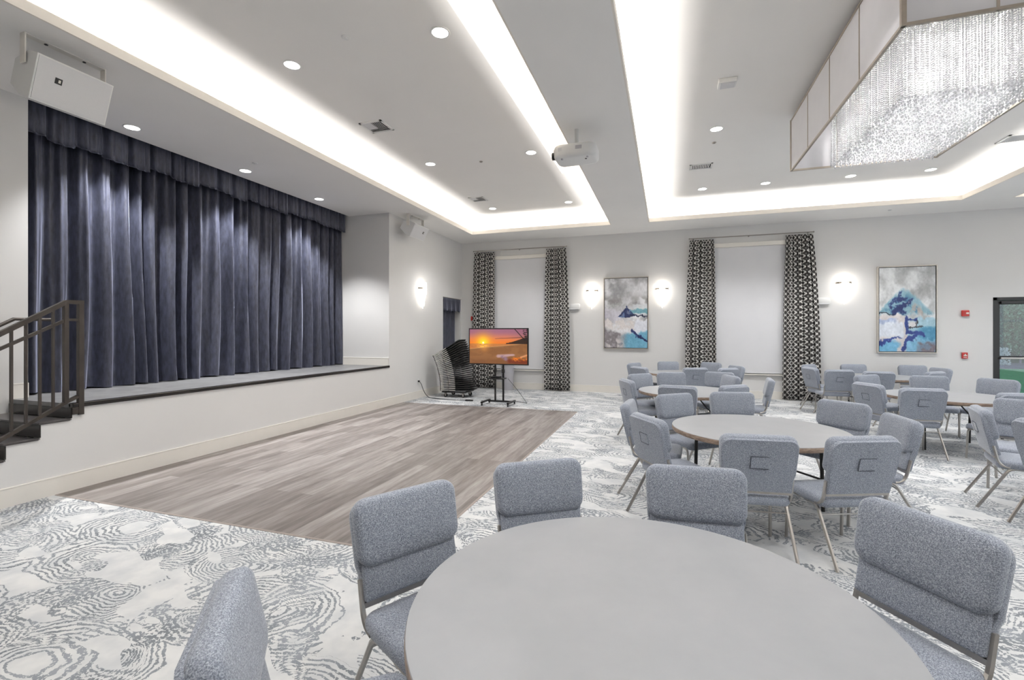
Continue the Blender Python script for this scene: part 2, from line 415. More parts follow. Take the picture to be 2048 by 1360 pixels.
# ------------------------------------------------------------------ stage and stairs
struct(MB().box((-7.6, 3.1, ZS - 0.06), (XL - 0.02, YS, ZS)).obj('floor_stage', 'stage_wood'))
tag(MB().rbox((XL - 0.05, 3.1, ZS - 0.042), (XL + 0.022, YS - 0.0, ZS + 0.004), 0.008).obj('stage_nosing', 'black_gloss'), 'long black wooden nosing along the front edge of the stage', 'edge trim')
RISE, RUN, YST = ZS / 6, 0.25, 3.1
prof = [(YST, 0.0)]
for i in range(1, 6): z = ZS - RISE * i; prof += [(YST - RUN * (i - 1), z - 0.02), (YST - RUN * i, z - 0.02)]
prof += [(YST - RUN * 5, 0.0)]
struct(MB().prism(prof, lambda y, z, x: (x, y, z), XL - 0.1, XL).obj('wall_stair_side', 'wall'))
st = thing('stairs', 'short black staircase climbing from the hall to the stage beside the wall', 'stairs', (-6.2, 2.4, 0))
off = Vector((6.2, -2.4, 0))
def part(mb, name, mat, parent, smooth=False):
    o = mb.obj(name, mat, parent, smooth)
    return o
for i in range(1, 6):
    z = ZS - RISE * i; y1 = YST - RUN * (i - 1); y0 = YST - RUN * i
    m = Matrix.Translation(off)
    MB().rbox((XP + 0.002, y0 - 0.02, z - 0.022), (XL + 0.015, y1 - 0.014, z), 0.006, mat=m).obj('tread', 'tread', st)
for i in range(0, 6):
    z = ZS - RISE * i; y = YST - RUN * i
    MB().box((XP + 0.002, y - 0.012, z - RISE + 0.002), (XL + 0.012, y - 0.001, z - 0.024 if i else z - 0.044), mat=m).obj('riser', 'black_gloss', st)

# outer railing: plane just outside the stair side
XRL = XL + 0.005
rl = thing('stair_railing', 'dark metal railing with square balusters on the outer side of the stage stairs', 'railing', (XRL, 3.05, 0))
def rp(mb, name): return mb.obj(name, 'iron', rl)
loc = lambda y, z: (0, y - 3.05, z)
SL = 0.60
zt_ = lambda y: 1.905 + SL * (y - 3.055) * 1.08
zm_ = lambda y: 1.725 + SL * (y - 3.055) * 0.93
zb_ = lambda y: 0.90 + SL * (y - 3.055) * 0.93
YE = 1.75
rp(MB().tube([loc(YE, zt_(YE)), loc(3.055, 1.905), loc(3.195, 1.905)], 0.021, 4, sq=True), 'top_rail')
rp(MB().tube([loc(YE, zm_(YE)), loc(3.055, 1.725), loc(3.15, 1.725)], 0.014, 4, sq=True), 'middle_rail')
rp(MB().tube([loc(YE, zb_(YE)), loc(3.055, 0.90), loc(3.15, 0.945)], 0.016, 4, sq=True), 'bottom_rail')
rp(MB().rbox((-0.023, 0.099, 0.755), (0.023, 0.145, 1.89), 0.003), 'end_post')
rp(MB().rbox((-0.02, -0.022, 0.89), (0.02, 0.018, 1.89), 0.003), 'post')
for k in range(1, 13):
    y = 3.05 - 0.103 * k
    if y < YE: break
    rp(MB().box((-0.010, y - 3.05 - 0.010, zb_(y)), (0.010, y - 3.05 + 0.010, zt_(y))), 'baluster')
rp(MB().rbox((-0.03, 0.045, 0.765), (0.018, 0.10, 0.835), 0.004), 'bracket')
hr = thing('wall_handrail', 'dark metal handrail fixed to the beige wall beside the stage stairs', 'handrail', (XP + 0.07, 3.1, 0))
MB().tube([(0, -1.3, 1.742 - 0.8), (0, 0, 1.742), (0, 0.32, 1.742), (-0.05, 0.33, 1.742)], 0.019, 10).obj('rail', 'iron', hr, True)
for y in (-0.9, -0.15): MB().tube([(0, y, 1.742 + SL * y), (0, y, 1.68 + SL * y), (-0.068, y, 1.66 + SL * y)], 0.008, 8).obj('bracket', 'iron', hr, True)

# ------------------------------------------------------------------ hanging cloth
def sheet(name, fn, nu, nv, mat, parent=None, uvscale=None, solid=0.004):
    u = np.linspace(0, 1, nu); v = np.linspace(0, 1, nv)
    P = np.array([[fn(a, c) for c in v] for a in u])            # nu x nv x 3
    me = bpy.data.meshes.new(name)
    vs = P.reshape(-1, 3); fs = [(i * nv + j, (i + 1) * nv + j, (i + 1) * nv + j + 1, i * nv + j + 1) for i in range(nu - 1) for j in range(nv - 1)]
    me.from_pydata(vs.tolist(), [], fs); me.polygons.foreach_set('use_smooth', [True] * len(me.polygons))
    mid = P[:, nv // 2, :]; L = np.concatenate([[0], np.cumsum(np.linalg.norm(np.diff(mid, axis=0), axis=1))])
    uv = me.uv_layers.new(name='UVMap')
    li = np.empty(len(me.loops), int); me.loops.foreach_get('vertex_index', li)
    uu = np.stack([L[li // nv], P.reshape(-1, 3)[li, 2]], 1).astype(np.float32); uv.data.foreach_set('uv', uu.ravel())
    me.materials.append(M[mat]); o = bpy.data.objects.new(name, me); COL.objects.link(o)
    if parent is not None: o.parent = parent
    if solid: md = o.modifiers.new('thick', 'SOLIDIFY'); md.thickness = solid
    return o

def folds(seed, n, lo, hi):
    """irregular pleat positions between 0 and 1 -> wave(u) in -1..1"""
    r = random.Random(seed); x = [0.0]
    while x[-1] < 1: x.append(x[-1] + r.uniform(lo, hi))
    x = np.array(x) / x[-1]; amp = np.array([r.uniform(0.45, 1.0) for _ in x])
    def wave(u):
        k = min(max(int(np.searchsorted(x, u, 'right')) - 1, 0), len(x) - 2)
        t = (u - x[k]) / (x[k + 1] - x[k]); a = amp[k] * (1 - t) + amp[k + 1] * t
        return a * math.cos(2 * PI * t) 
    return wave
wv1 = folds(3, 0, 0.028, 0.062); wv2 = folds(8, 0, 0.012, 0.02)
YC0, YC1 = 3.22, 8.79
cur = thing('stage_curtain', 'tall charcoal velvet curtain in deep folds closing off the stage', 'curtain', (-6.98, 6.0, ZS))
def scf(u, v):
    z = ZS + 0.012 + v * (4.75 - ZS)
    k = 0.55 + 0.45 * (1 - v) ** 0.7
    sh = 0.02 * math.sin(9 * u + 2.2 * v)
    x = -7.01 + 0.125 * k * wv1(min(max(u + 0.006 * math.sin(5 * v + 20 * u) * (1 - v), 0), 1)) + 0.024 * wv2(u) * (0.3 + v) + sh
    y = YC0 + u * (YC1 - YC0)
    z += 0.012 * math.sin(60 * u) * (v < 0.01)
    return (x + 6.98, y - 6.0, z - ZS)
sheet('drape', scf, 520, 26, 'velvet', cur, solid=0)
val = thing('stage_valance', 'short charcoal velvet valance with box pleats above the stage curtain', 'valance', (-6.83, 6.0, 4.2))
r_ = random.Random(5); NPL = 22
pl = [r_.uniform(0.75, 1.25) for _ in range(NPL)]; pc = np.concatenate([[0], np.cumsum(pl)]); pc /= pc[-1]
zed = [3.862 + r_.uniform(-0.03, 0.03) for _ in range(NPL)]
def vf(u, v):
    k = min(int(np.searchsorted(pc, u, 'right')) - 1, NPL - 1); t = (u - pc[k]) / (pc[k + 1] - pc[k])
    prow = max(0, math.cos(2 * PI * (t - 0.0)) ) ** 6
    dep = -0.055 * prow + 0.014 * math.sin(2 * PI * t * 3 + k) * (1 - v) + 0.02 * math.sin(PI * t) * (1 - v)
    zb = zed[k] + 0.018 * prow - 0.02 * math.sin(PI * t)
    return (dep, YC0 + u * (YC1 - YC0) - 6.0, zb + v * (4.75 - zb) - 4.2)
sheet('pleats', vf, 440, 14, 'velvet', val, solid=0.006)
def hemf(u, v):
    p = vf(u, 0); a = v * 2 * PI
    return (p[0] + 0.006 * math.cos(a), p[1], p[2] + 0.007 * math.sin(a))
sheet('hem', hemf, 440, 7, 'velvet', val, solid=0)

ac = thing('alcove_curtain', 'narrow charcoal curtain with swagged valance in the small doorway behind the chair stack', 'curtain', (XL - 0.15, 11.95, 0.02))
def acf(u, v): return (0.028 * math.cos(2 * PI * u * 5.5 + 0.4) * (0.6 + 0.4 * (1 - v)), -0.53 + u * 1.06, v * 2.5)
sheet('drape', acf, 120, 8, 'velvet', ac, solid=0.004)
def avf(u, v):
    c = abs(math.cos(2 * PI * u * 2.0))
    return (0.14 + 0.035 * (1 - v) * (1 - c) + 0.012, -0.53 + u * 1.09, 2.52 - (1 - v) * (0.34 + 0.03 * (1 - c)))
sheet('valance', avf, 90, 6, 'velvet', ac, solid=0.006)
MB().tube([(0.145, -0.55, 2.53), (0.145, 0.60, 2.53)], 0.012, 8).obj('rod', 'rod', ac, True)

def patterned(x0, x1, bx0, bx1, seed, label):
    """curtain panel; top from x0 to x1, bottom from bx0 to bx1"""
    xc = (x0 + x1) / 2; t = thing('patterned_curtain', label, 'curtain', (xc, YF - 0.12, 0.0), 0, 'diamond patterned curtains on the far wall')
    n = 7; ph = seed * 1.7
    def f(u, v):
        a = x0 + (x1 - x0) * u; c = bx0 + (bx1 - bx0) * u; w = v ** 2.2
        x = a * w + c * (1 - w)
        pin = 1 - 0.55 * max(0, (v - 0.9) / 0.1)
        y = 0.036 * pin * math.cos(2 * PI * n * (u + 0.02 * math.sin(7 * u + ph)) + ph) + 0.012 * math.sin(23 * u + ph) 
        x += 0.018 * pin * math.sin(4 * PI * n * u + ph)
        return (x - xc, y, 0.02 + v * 3.86)
    sheet('drape', f, 170, 16, 'lattice', t, solid=0.004)
    return t
patterned(-5.28, -4.665, -5.33, -4.66, 1, 'dark diamond patterned curtain panel nearest the corner, partly behind the television')
patterned(-3.13, -2.60, -3.18, -2.49, 2, 'dark diamond patterned curtain panel between the television and the first painting')
patterned(0.55, 1.10, 0.45, 1.15, 3, 'dark diamond patterned curtain panel on the stage side of the second window')
patterned(2.65, 3.20, 2.58, 3.36, 4, 'dark diamond patterned curtain panel beside the third far-wall sconce')
for x0, x1, lb in ((-5.30, -2.58, 'thin metal curtain rod over the window behind the television'), (0.53, 3.22, 'thin metal curtain rod over the window between the two paintings')):
    t = thing('curtain_rod', lb, 'curtain rod', ((x0 + x1) / 2, YF - 0.12, 3.925)); h = (x1 - x0) / 2
    MB().tube([(-h, 0, 0), (h, 0, 0)], 0.012, 8).obj('rod', 'rod', t, True)
    for q in (-h, h): MB().lathe([(0.0, -0.02), (0.016, -0.012), (0.02, 0), (0.016, 0.012), (0, 0.02)], 10, (q, 0)).obj('finial', 'rod', t, True)
    for q in (-h * 0.93, 0, h * 0.93): MB().box((q - 0.01, 0, -0.012), (q + 0.01, 0.118, 0.012)).obj('bracket', 'rod', t)
for x0, x1, zt, zb, lb in ((-4.72, -3.06, 3.76, 0.60, 'pale closed roller shade on the window behind the television'), (1.05, 2.72, 3.775, 0.64, 'pale closed roller shade on the window between the paintings')):
    t = thing('roller_shade', lb, 'window shade', ((x0 + x1) / 2, YF, 0)); h = (x1 - x0) / 2
    MB().rbox((-h, -0.085, zt - 0.10), (h, -0.002, zt), 0.006).obj('headrail', 'trim', t)
    MB().box((-h + 0.02, -0.040, zb), (h - 0.02, -0.036, zt - 0.1)).obj('shade_cloth', 'shade', t)
    MB().rbox((-h + 0.02, -0.046, zb - 0.03), (h - 0.02, -0.030, zb), 0.004).obj('bottom_rail', 'shade', t)
    sill = MB().rbox((x0 - 0.05, YF - 0.07, zb - 0.075), (x1 + 0.05, YF, zb - 0.05), 0.004).obj('trim_%d' % (2 if x0 < 0 else 3), 'trim'); struct(sill)

# ------------------------------------------------------------------ ceiling with lit trays
TR = [(-4.925, -1.30, -1.6, 11.49), (-0.40, 5.493, -1.6, 11.49), (6.335, 9.0, -1.6, 11.57)]
xs = [XP, TR[0][0], TR[0][1], TR[1][0], TR[1][1], TR[2][0], TR[2][1], XR]
b = MB()
for i in range(0, 8, 2): b.box((xs[i] + (0.02 if i else 0), YB, ZC), (xs[i + 1] - (0.02 if i < 6 else 0), YF + 0.1, ZC + 0.02))
for x0, x1, y0, y1 in TR: b.box((x0 - 0.02, YB, ZC), (x1 + 0.02, y0 - 0.02, ZC + 0.02)); b.box((x0 - 0.02, y1 + 0.02, ZC), (x1 + 0.02, YF + 0.1, ZC + 0.02))
b.box((XP - 0.02, 3.25, ZC), (XP, YS, ZC + 0.5))
SET = 0.30; LIP = 0.095
for k, (x0, x1, y0, y1) in enumerate(TR):
    for a, c in (((x0 - 0.02, y0), (x0, y1)), ((x1, y0), (x1 + 0.02, y1)), ((x0 - 0.02, y0 - 0.02), (x1 + 0.02, y0)), ((x0 - 0.02, y1), (x1 + 0.02, y1 + 0.02))):
        b.box((a[0], a[1], ZC), (c[0], c[1], ZC + LIP), 1)
    X0, X1, Y0, Y1 = x0 - SET, x1 + SET, y0 - SET, y1 + SET
    X1 = min(X1, XR); zt = ZT
    zw = 4.98 if k == 0 else ZT
    zq = ZC + 0.021
    b.box((X0 - 0.02, Y0, zq), (X0, Y1, ZT), 1); b.box((X1, Y0, zq), (X1 + 0.02, Y1, zw), 1); b.box((X0, Y0 - 0.02, zq), (X1, Y0, zw), 1); b.box((X0, Y1, zq), (X1, Y1 + 0.02, ZT), 1)
    if k == 0:
        sx, sy = -1.853, 8.55
        b.box((X0, Y0, ZT), (sx - 0.02, Y1, ZT + 0.02)); b.box((sx - 0.02, sy, ZT), (X1, Y1, ZT + 0.02))
        b.box((sx - 0.02, Y0, ZT + 0.02), (sx, sy, 4.98), 1); b.box((sx - 0.02, Y0, ZT), (sx, sy, ZT + 0.02), 0); b.box((sx, sy, ZT + 0.02), (X1, sy + 0.02, 4.98), 1); b.box((sx, Y0, 4.98), (X1, sy, 5.0), 1)
    else: b.box((X0, Y0, ZT), (X1, Y1, ZT + 0.02))
struct(b.obj('ceiling', ['ceil', 'cove']))
struct(MB().box((-7.7, YB - W, 5.0), (XR + W, YF + W, 5.1)).obj('roof', 'dark_recess'))

def area(loc, rot, sx, sy, power, col, spread=180):
    l = bpy.data.lights.new('area', 'AREA'); l.shape = 'RECTANGLE'; l.size = sx; l.size_y = sy; l.energy = power; l.color = col; l.spread = R(spread)
    o = bpy.data.objects.new('area_lamp', l); COL.objects.link(o); o.location = loc; o.rotation_euler = rot; return o  # used for cove strips, chandelier lamps and window daylight alike
WARM = (1.0, 0.98, 0.955)
LEDW = 14.5       # watts per metre of cove
for k, (x0, x1, y0, y1) in enumerate(TR):
    ly = y1 - y0; lx = x1 - x0; ym = (y0 + y1) / 2; xm = (x0 + x1) / 2; z = ZC + 0.045; d = 0.15
    area((x0 - d, ym, z), (PI, 0, 0), 0.05, ly, LEDW * ly, WARM)
    if x1 + d < XR: area((x1 + d, ym, z), (PI, 0, 0), 0.05, ly, LEDW * ly * (1.15 if k == 0 else 1), WARM)
    area((xm, y1 + d, z), (PI, 0, 0), lx, 0.05, LEDW * lx, WARM)
    area((xm, y0 - d, z), (PI, 0, 0), lx, 0.05, LEDW * lx, WARM)

# ------------------------------------------------------------------ ceiling fittings
def spot(x, y, z, power, angle=118, blend=0.5, r=0.05, col=(1.0, 1.0, 1.0)):
    l = bpy.data.lights.new('spot', 'SPOT'); l.energy = power; l.spot_size = R(angle); l.spot_blend = blend; l.shadow_soft_size = r; l.color = col
    o = bpy.data.objects.new('lamp', l); COL.objects.link(o); o.location = (x, y, z); return o
dl0 = None
def downlight(x, y, z, label, group, power, angle=118, blend=0.5):
    global dl0
    if dl0 is None:
        dl0 = thing('downlight', label, 'ceiling light', (x, y, z), 0, group)
        MB().lathe([(0.078, 0.0), (0.098, 0.0), (0.1, -0.004), (0.092, -0.009), (0.08, -0.006)], 32, cap=False).obj('trim_ring', 'white_plastic', dl0, True)
        MB().lathe([(0.0, -0.004), (0.08, -0.004), (0.08, -0.001), (0.0, -0.001)], 32).obj('lens', 'lamp', dl0, True)
    else: dup(dl0, (x, y, z), 0, label, group)
    spot(x, y, z - 0.03, power, angle, blend)
PW = 100
G1, G2, G3 = 'downlights over the stage', 'downlights in the tray beside the stage', 'downlights around the chandelier'
for y, w in ((4.12, 'first'), (5.80, 'second'), (7.48, 'third')): downlight(-6.44, y, ZC, 'round downlight over the stage curtain, %s along from the large white speaker' % w, G1, PW * 3.6, 94, 0.55)
for x, y, lb in ((-3.93, 4.14, 'round downlight in the ceiling tray before the larger vent, on the stage side'), (-2.12, 4.15, 'round downlight high in the ceiling tray, beside the long lit slot'),
                 (-3.94, 7.34, 'round downlight in the ceiling tray between its two square vents'), (-2.12, 7.39, 'round downlight in the ceiling tray beside the projector and slot end'),
                 (-3.95, 10.45, 'round downlight in the ceiling tray just past the smaller vent'), (-2.12, 10.47, 'round downlight in the far corner of the ceiling tray beyond the slot')):
    downlight(x, y, ZT, lb, G2, PW)
for x, y, lb in ((0.68, 7.38, 'round downlight between the white ceiling sensor and the wide black-edged vent'), (0.69, 10.38, 'first round downlight in the row by the far cove, below the wide vent'),
                 (1.85, 10.37, 'second round downlight in the row by the far cove, before the chandelier'), (3.29, 10.40, 'third round downlight in the row by the far cove, under the chandelier'), (4.54, 10.45, 'fourth round downlight in the row by the far cove, past the chandelier corner')):
    downlight(x, y, ZT, lb, G3, PW)
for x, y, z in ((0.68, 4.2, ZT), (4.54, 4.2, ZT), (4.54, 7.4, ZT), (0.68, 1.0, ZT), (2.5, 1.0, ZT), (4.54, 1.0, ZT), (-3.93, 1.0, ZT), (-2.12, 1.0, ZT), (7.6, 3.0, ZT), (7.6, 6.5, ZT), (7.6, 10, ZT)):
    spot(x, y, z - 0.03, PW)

def vent(x, y, z, w, d, style, label):
    t = thing('ceiling_vent', label, 'air vent', (x, y, z)); h, q = w / 2, d / 2
    b = MB()
    for a, c in (((-h, -q), (h, -q + 0.03)), ((-h, q - 0.03), (h, q)), ((-h, -q), (-h + 0.03, q)), ((h - 0.03, -q), (h, q))): b.box((a[0], a[1], -0.012), (c[0], c[1], 0.0))
    b.obj('frame', 'white_plastic', t)
    MB().box((-h + 0.03, -q + 0.03, -0.003), (h - 0.03, q - 0.03, -0.001)).obj('backing', 'dark_recess', t)
    def slat(a, c, ang, ax):
        m = Matrix.Translation(((a[0] + c[0]) / 2, (a[1] + c[1]) / 2, -0.010)) @ Matrix.Rotation(ang, 4, ax)
        MB().box((-(c[0] - a[0]) / 2, -(c[1] - a[1]) / 2, -0.0015), ((c[0] - a[0]) / 2, (c[1] - a[1]) / 2, 0.0015), mat=m).obj('slat', 'white_plastic', t)
    if style == 'three':
        for i in range(3): slat((-h + 0.03, q - 0.055 - 0.028 * i), (h - 0.03, q - 0.035 - 0.028 * i), 0.5, 'X')
        for i in range(5): x0 = 0.0 + i * 0.028; slat((x0, -q + 0.03), (x0 + 0.018, q - 0.12), 0.5, 'Y')
        MB().rbox((-h + 0.03, -q + 0.03, -0.012), (-0.01, q - 0.12, -0.004), 0.003).obj('damper', 'grille_cloth', t)
    else:
        n = int((w - 0.06) / 0.028)
        for i in range(n): x0 = -h + 0.032 + i * 0.028; slat((x0, -q + 0.03), (x0 + 0.017, q - 0.055), 0.5, 'Y')
vent(-3.95, 5.76, ZT, 0.36, 0.34, 'three', 'square white ceiling vent in the middle of the tray, larger of two')
vent(-3.97, 9.60, ZT, 0.34, 0.34, 'three', 'square white ceiling vent near the far cove by the small speaker, smaller looking of two')
vent(0.57, 8.95, ZT, 0.38, 0.26, 'wide', 'white slatted ceiling vent beneath the ceiling sensor with dark gap')
vent(5.05, 9.15, ZT, 0.38, 0.34, 'wide', 'slatted ceiling vent past the corner of the chandelier')

def sprinkler(x, y, z, mat, r, label):
    t = thing('sprinkler_head', label, 'sprinkler', (x, y, z))
    MB().lathe([(0.0, -0.012), (r * 0.8, -0.012), (r, -0.004), (r, 0.0)], 24).obj('cover_plate', mat, t, True)
    MB().lathe([(0.0, -0.02), (r * 0.3, -0.018), (r * 0.3, -0.012), (0, -0.012)], 12).obj('nozzle', mat, t, True)
sprinkler(-3.046, 3.918, ZT, 'white_plastic', 0.045, 'small white sprinkler cover on the tray ceiling before the slot')
sprinkler(-3.052, 7.51, ZT, 'rod', 0.03, 'tiny dark sprinkler head on the ceiling between two downlights by the slot')
sprinkler(0.693, 7.897, ZT, 'rod', 0.03, 'tiny dark sprinkler head just below a downlight beside the chandelier')
sprinkler(-6.004, 5.579, ZC, 'white_plastic', 0.04, 'small white sprinkler cover on the lower ceiling over the stage edge')
sprinkler(4.497, 11.969, ZC, 'white_plastic', 0.035, 'small white sprinkler cover on the lower ceiling above the second painting')
t = thing('ceiling_sensor', 'small white box-shaped sensor on the ceiling beside the chandelier', 'sensor', (0.67, 6.0, ZT))
MB().rbox((-0.10, -0.07, -0.052), (0.10, 0.09, 0.0), 0.008).obj('housing', 'white_plastic', t)
MB().rbox((-0.08, -0.055, -0.06), (0.08, 0.075, -0.048), 0.005).obj('lens_cover', 'grille_cloth', t)

# ------------------------------------------------------------------ projector
t = thing('projector', 'white projector hanging from the ceiling beam between the two lit trays', 'projector', (-1.10, 5.95, 3.79))
def pj(x, y, d): return (x, y, d)
b = MB().cushion(0.54, 0.40, 0.17, 0.10, 0.045, lambda x, y, d: (x, y - 0.20, 0.085 + d), bulge=0.0, nc=5)
b.obj('body', 'white_plastic', t, True)
MB().tube([(0, 0, 0.17), (0, 0, 0.405)], 0.026, 16).obj('mount_pole', 'white_plastic', t, True)
MB().lathe([(0.0, 0.165), (0.085, 0.168), (0.08, 0.195), (0.035, 0.215), (0.0, 0.215)], 16).obj('mount_bracket', 'black', t)
MB().tube([(-0.26, -0.05, 0.075), (-0.305, -0.05, 0.075)], [0.05, 0.048], 20).obj('lens', 'black', t, True)
MB().rbox((-0.268, -0.14, 0.04), (-0.262, 0.03, 0.12), 0.002).obj('lens_surround', 'black', t)
MB().box((-0.20, -0.202, 0.075), (-0.15, -0.196, 0.115)).obj('side_vent', 'grille_cloth', t)
MB().box((0.02, -0.202, 0.08), (0.10, -0.196, 0.125)).obj('side_vent', 'bin', t)
MB().lathe([(0.0, -0.004), (0.014, -0.004), (0.014, 0.006), (0, 0.006)], 12, (0.13, -0.06)).obj('sensor_window', 'black', t)
for q in (-0.16, 0.16): MB().lathe([(0.0, -0.012), (0.014, -0.012), (0.016, 0.004), (0, 0.004)], 12, (q, -0.13)).obj('foot', 'bin', t)

# ------------------------------------------------------------------ loudspeakers: front faces the room and tips down
def speaker(y0, y1, top, bot, depth, logo_side, label):
    (xt, zt), (xb, zb) = top, bot; yc = (y0 + y1) / 2; h = (y1 - y0) / 2
    t = thing('loudspeaker', label, 'speaker', (xt, yc, ZC)); T = Vector((xt, 0, ZC))
    up = Vector((xt - xb, 0, zt - zb)); H = up.length; up.normalize(); nrm = Vector((up.z, 0, -up.x))      # towards the room
    O = Vector((xb, 0, zb)) - T
    P = lambda a, y, d: O + up * a + Vector((0, y, 0)) - nrm * d
    o2 = [(0, 0), (H, 0), (H, depth * 0.45), (H * 0.75, depth), (H * 0.2, depth), (0, depth * 0.4)]
    MB().prism(o2, lambda a, d, y: P(a, y, d), -h, h).obj('cabinet', 'white_plastic', t)
    MB().prism([(0.012, -0.006), (H - 0.012, -0.006), (H - 0.012, 0.004), (0.012, 0.004)], lambda a, d, y: P(a, y, d), -h + 0.012, h - 0.012).obj('grille', 'grille_cloth', t)
    ly = logo_side * (h - 0.17); s = 0.026
    lo = MB().prism([(H * 0.58 - s, -0.009), (H * 0.58 + s, -0.009), (H * 0.58 + s, -0.004), (H * 0.58 - s, -0.004)], lambda a, d, y: P(a, y, d), ly - s, ly + s).obj('badge', 'black', t)
    MB().prism([(H * 0.58 - 0.013, -0.011), (H * 0.58 + 0.013, -0.011), (H * 0.58 + 0.013, -0.008), (H * 0.58 - 0.013, -0.008)], lambda a, d, y: P(a, y, d), ly - 0.002, ly + 0.014).obj('badge_mark', 'trim', lo)
    b = MB().rbox((-0.21, -h - 0.02, -0.012), (-0.14, h + 0.02, 0.0), 0.003)
    for q in (-1, 1): b.rbox((-0.21, q * (h + 0.014) - 0.006, -0.26), (-0.14, q * (h + 0.014) + 0.006, -0.004), 0.003)
    b.obj('yoke', 'trim', t)
    for q in (-0.5, 0.5): MB().lathe([(0, -0.018), (0.014, -0.018), (0.014, -0.01), (0, -0.01)], 6, (-0.175, q * h)).obj('bolt', 'black', t)
speaker(2.53, 3.11, (-5.12, 4.0), (-5.25, 3.63), 0.30, -1, 'large white loudspeaker hung over the stairs end of the stage')
speaker(9.01, 9.63, (-5.20, 3.97), (-5.35, 3.70), 0.30, 1, 'white loudspeaker hung past the far end of the stage above the sconce')

# ------------------------------------------------------------------ chandelier
CX0, CX1, CY0, CY1, CZ0, CZ1 = 1.60, 3.19, 4.05, 7.21, 3.78, 4.47
cx, cy = (CX0 + CX1) / 2, (CY0 + CY1) / 2
ch = thing('chandelier', 'long rectangular chandelier of white panels filled with crystal strands', 'chandelier', (cx, cy, CZ1))
hx, hy, hz = (CX1 - CX0) / 2, (CY1 - CY0) / 2, CZ0 - CZ1
F_ = 0.022
def bar(a, c): return MB().box(a, c).obj('frame_bar', 'champagne', ch)
for z in (hz, -F_):
    for s in (-1, 1):
        bar((s * hx - F_ / 2, -hy, z), (s * hx + F_ / 2, hy, z + F_)); bar((-hx, s * hy - F_ / 2, z), (hx, s * hy + F_ / 2, z + F_))
for s in (-1, 1):
    for q in (-1, 1): bar((s * hx - F_ * 0.7, q * hy - F_ * 0.7, hz), (s * hx + F_ * 0.7, q * hy + F_ * 0.7, 0))
    for k in (1, 2, 3): y = -hy + 2 * hy * k / 4; bar((s * hx - 0.008, y - 0.008, hz), (s * hx + 0.008, y + 0.008, 0))
    for k in (1, 2): x = -hx + 2 * hx * k / 3; bar((x - 0.008, s * hy - 0.008, hz), (x + 0.008, s * hy + 0.008, 0))
for s in (-1, 1):
    for k in range(4): MB().box((s * hx - 0.004, -hy + 2 * hy * k / 4 + 0.01, hz + F_), (s * hx + 0.004, -hy + 2 * hy * (k + 1) / 4 - 0.01, -F_)).obj('panel', 'acrylic', ch)
    for k in range(3): MB().box((-hx + 2 * hx * k / 3 + 0.01, s * hy - 0.004, hz + F_), (-hx + 2 * hx * (k + 1) / 3 - 0.01, s * hy + 0.004, -F_)).obj('panel', 'acrylic', ch)
MB().box((-hx + 0.012, -hy + 0.012, -0.014), (hx - 0.012, hy - 0.012, -0.004)).obj('top_plate', 'ceil', ch)
for s in (-1, 1):
    for q in (-1, 1): MB().tube([(s * hx * 0.7, q * hy * 0.7, -0.01), (s * hx * 0.7, q * hy * 0.7, ZT - CZ1)], 0.012, 8).obj('hanger_rod', 'champagne', ch)
# strands of octahedral beads
sx = np.arange(2.05, CX1 - 0.06, 0.046) - cx; sy = np.arange(5.20, CY1 - 0.06, 0.046) - cy
gx, gy = np.meshgrid(sx, sy); gx = gx.ravel() + rng.normal(0, 0.004, gx.size); gy = gy.ravel() + rng.normal(0, 0.004, gy.size)
nb = 33; pitch = 0.0215
zz = -0.02 - np.arange(nb) * pitch
px = np.repeat(gx, nb); py = np.repeat(gy, nb); pz = np.tile(zz, gx.size) + np.repeat(rng.uniform(-0.012, 0.012, gx.size), nb)
rb = np.tile(np.where(np.arange(nb) == nb - 1, 0.016, 0.0092), gx.size)
rot = rng.uniform(0, PI / 2, px.size); c_, s_ = np.cos(rot) * rb, np.sin(rot) * rb
hzb = np.tile(np.where(np.arange(nb) == nb - 1, 0.022, 0.0105), gx.size)
V = np.stack([np.stack([px + c_, py + s_, pz], 1), np.stack([px - s_, py + c_, pz], 1), np.stack([px - c_, py - s_, pz], 1), np.stack([px + s_, py - c_, pz], 1), np.stack([px, py, pz + hzb], 1), np.stack([px, py, pz - hzb], 1)], 1).reshape(-1, 3)
tri = np.array([(0, 1, 4), (1, 2, 4), (2, 3, 4), (3, 0, 4), (1, 0, 5), (2, 1, 5), (3, 2, 5), (0, 3, 5)])
Ff = (np.arange(px.size)[:, None, None] * 6 + tri[None]).reshape(-1, 3)
me = bpy.data.meshes.new('crystal_strands'); me.vertices.add(len(V)); me.vertices.foreach_set('co', V.ravel()); me.loops.add(Ff.size); me.loops.foreach_set('vertex_index', Ff.ravel().astype(np.int32))
me.polygons.add(len(Ff)); me.polygons.foreach_set('loop_start', np.arange(0, Ff.size, 3, dtype=np.int32)); me.update(calc_edges=True); me.validate()
me.materials.append(M['crystal']); o = bpy.data.objects.new('crystal_strands', me); COL.objects.link(o); o.parent = ch; o['kind'] = 'stuff'
for q in (5.9, 6.8): area((2.7, q, CZ1 - 0.016), (0, 0, 0), 0.8, 0.7, 20, (1, 0.99, 0.97))
for q in (5.6, 6.1, 6.6, 7.0):
    for x in (2.35, 2.85):
        l = bpy.data.lights.new('bulb', 'POINT'); l.energy = 24; l.shadow_soft_size = 0.03; l.color = (1, 0.99, 0.97)
        o = bpy.data.objects.new('bulb', l); COL.objects.link(o); o.location = (x, q, 4.02)
area((2.0, 4.7, CZ1 - 0.016), (0, 0, 0), 0.5, 0.9, 8, (1, 0.98, 0.95))

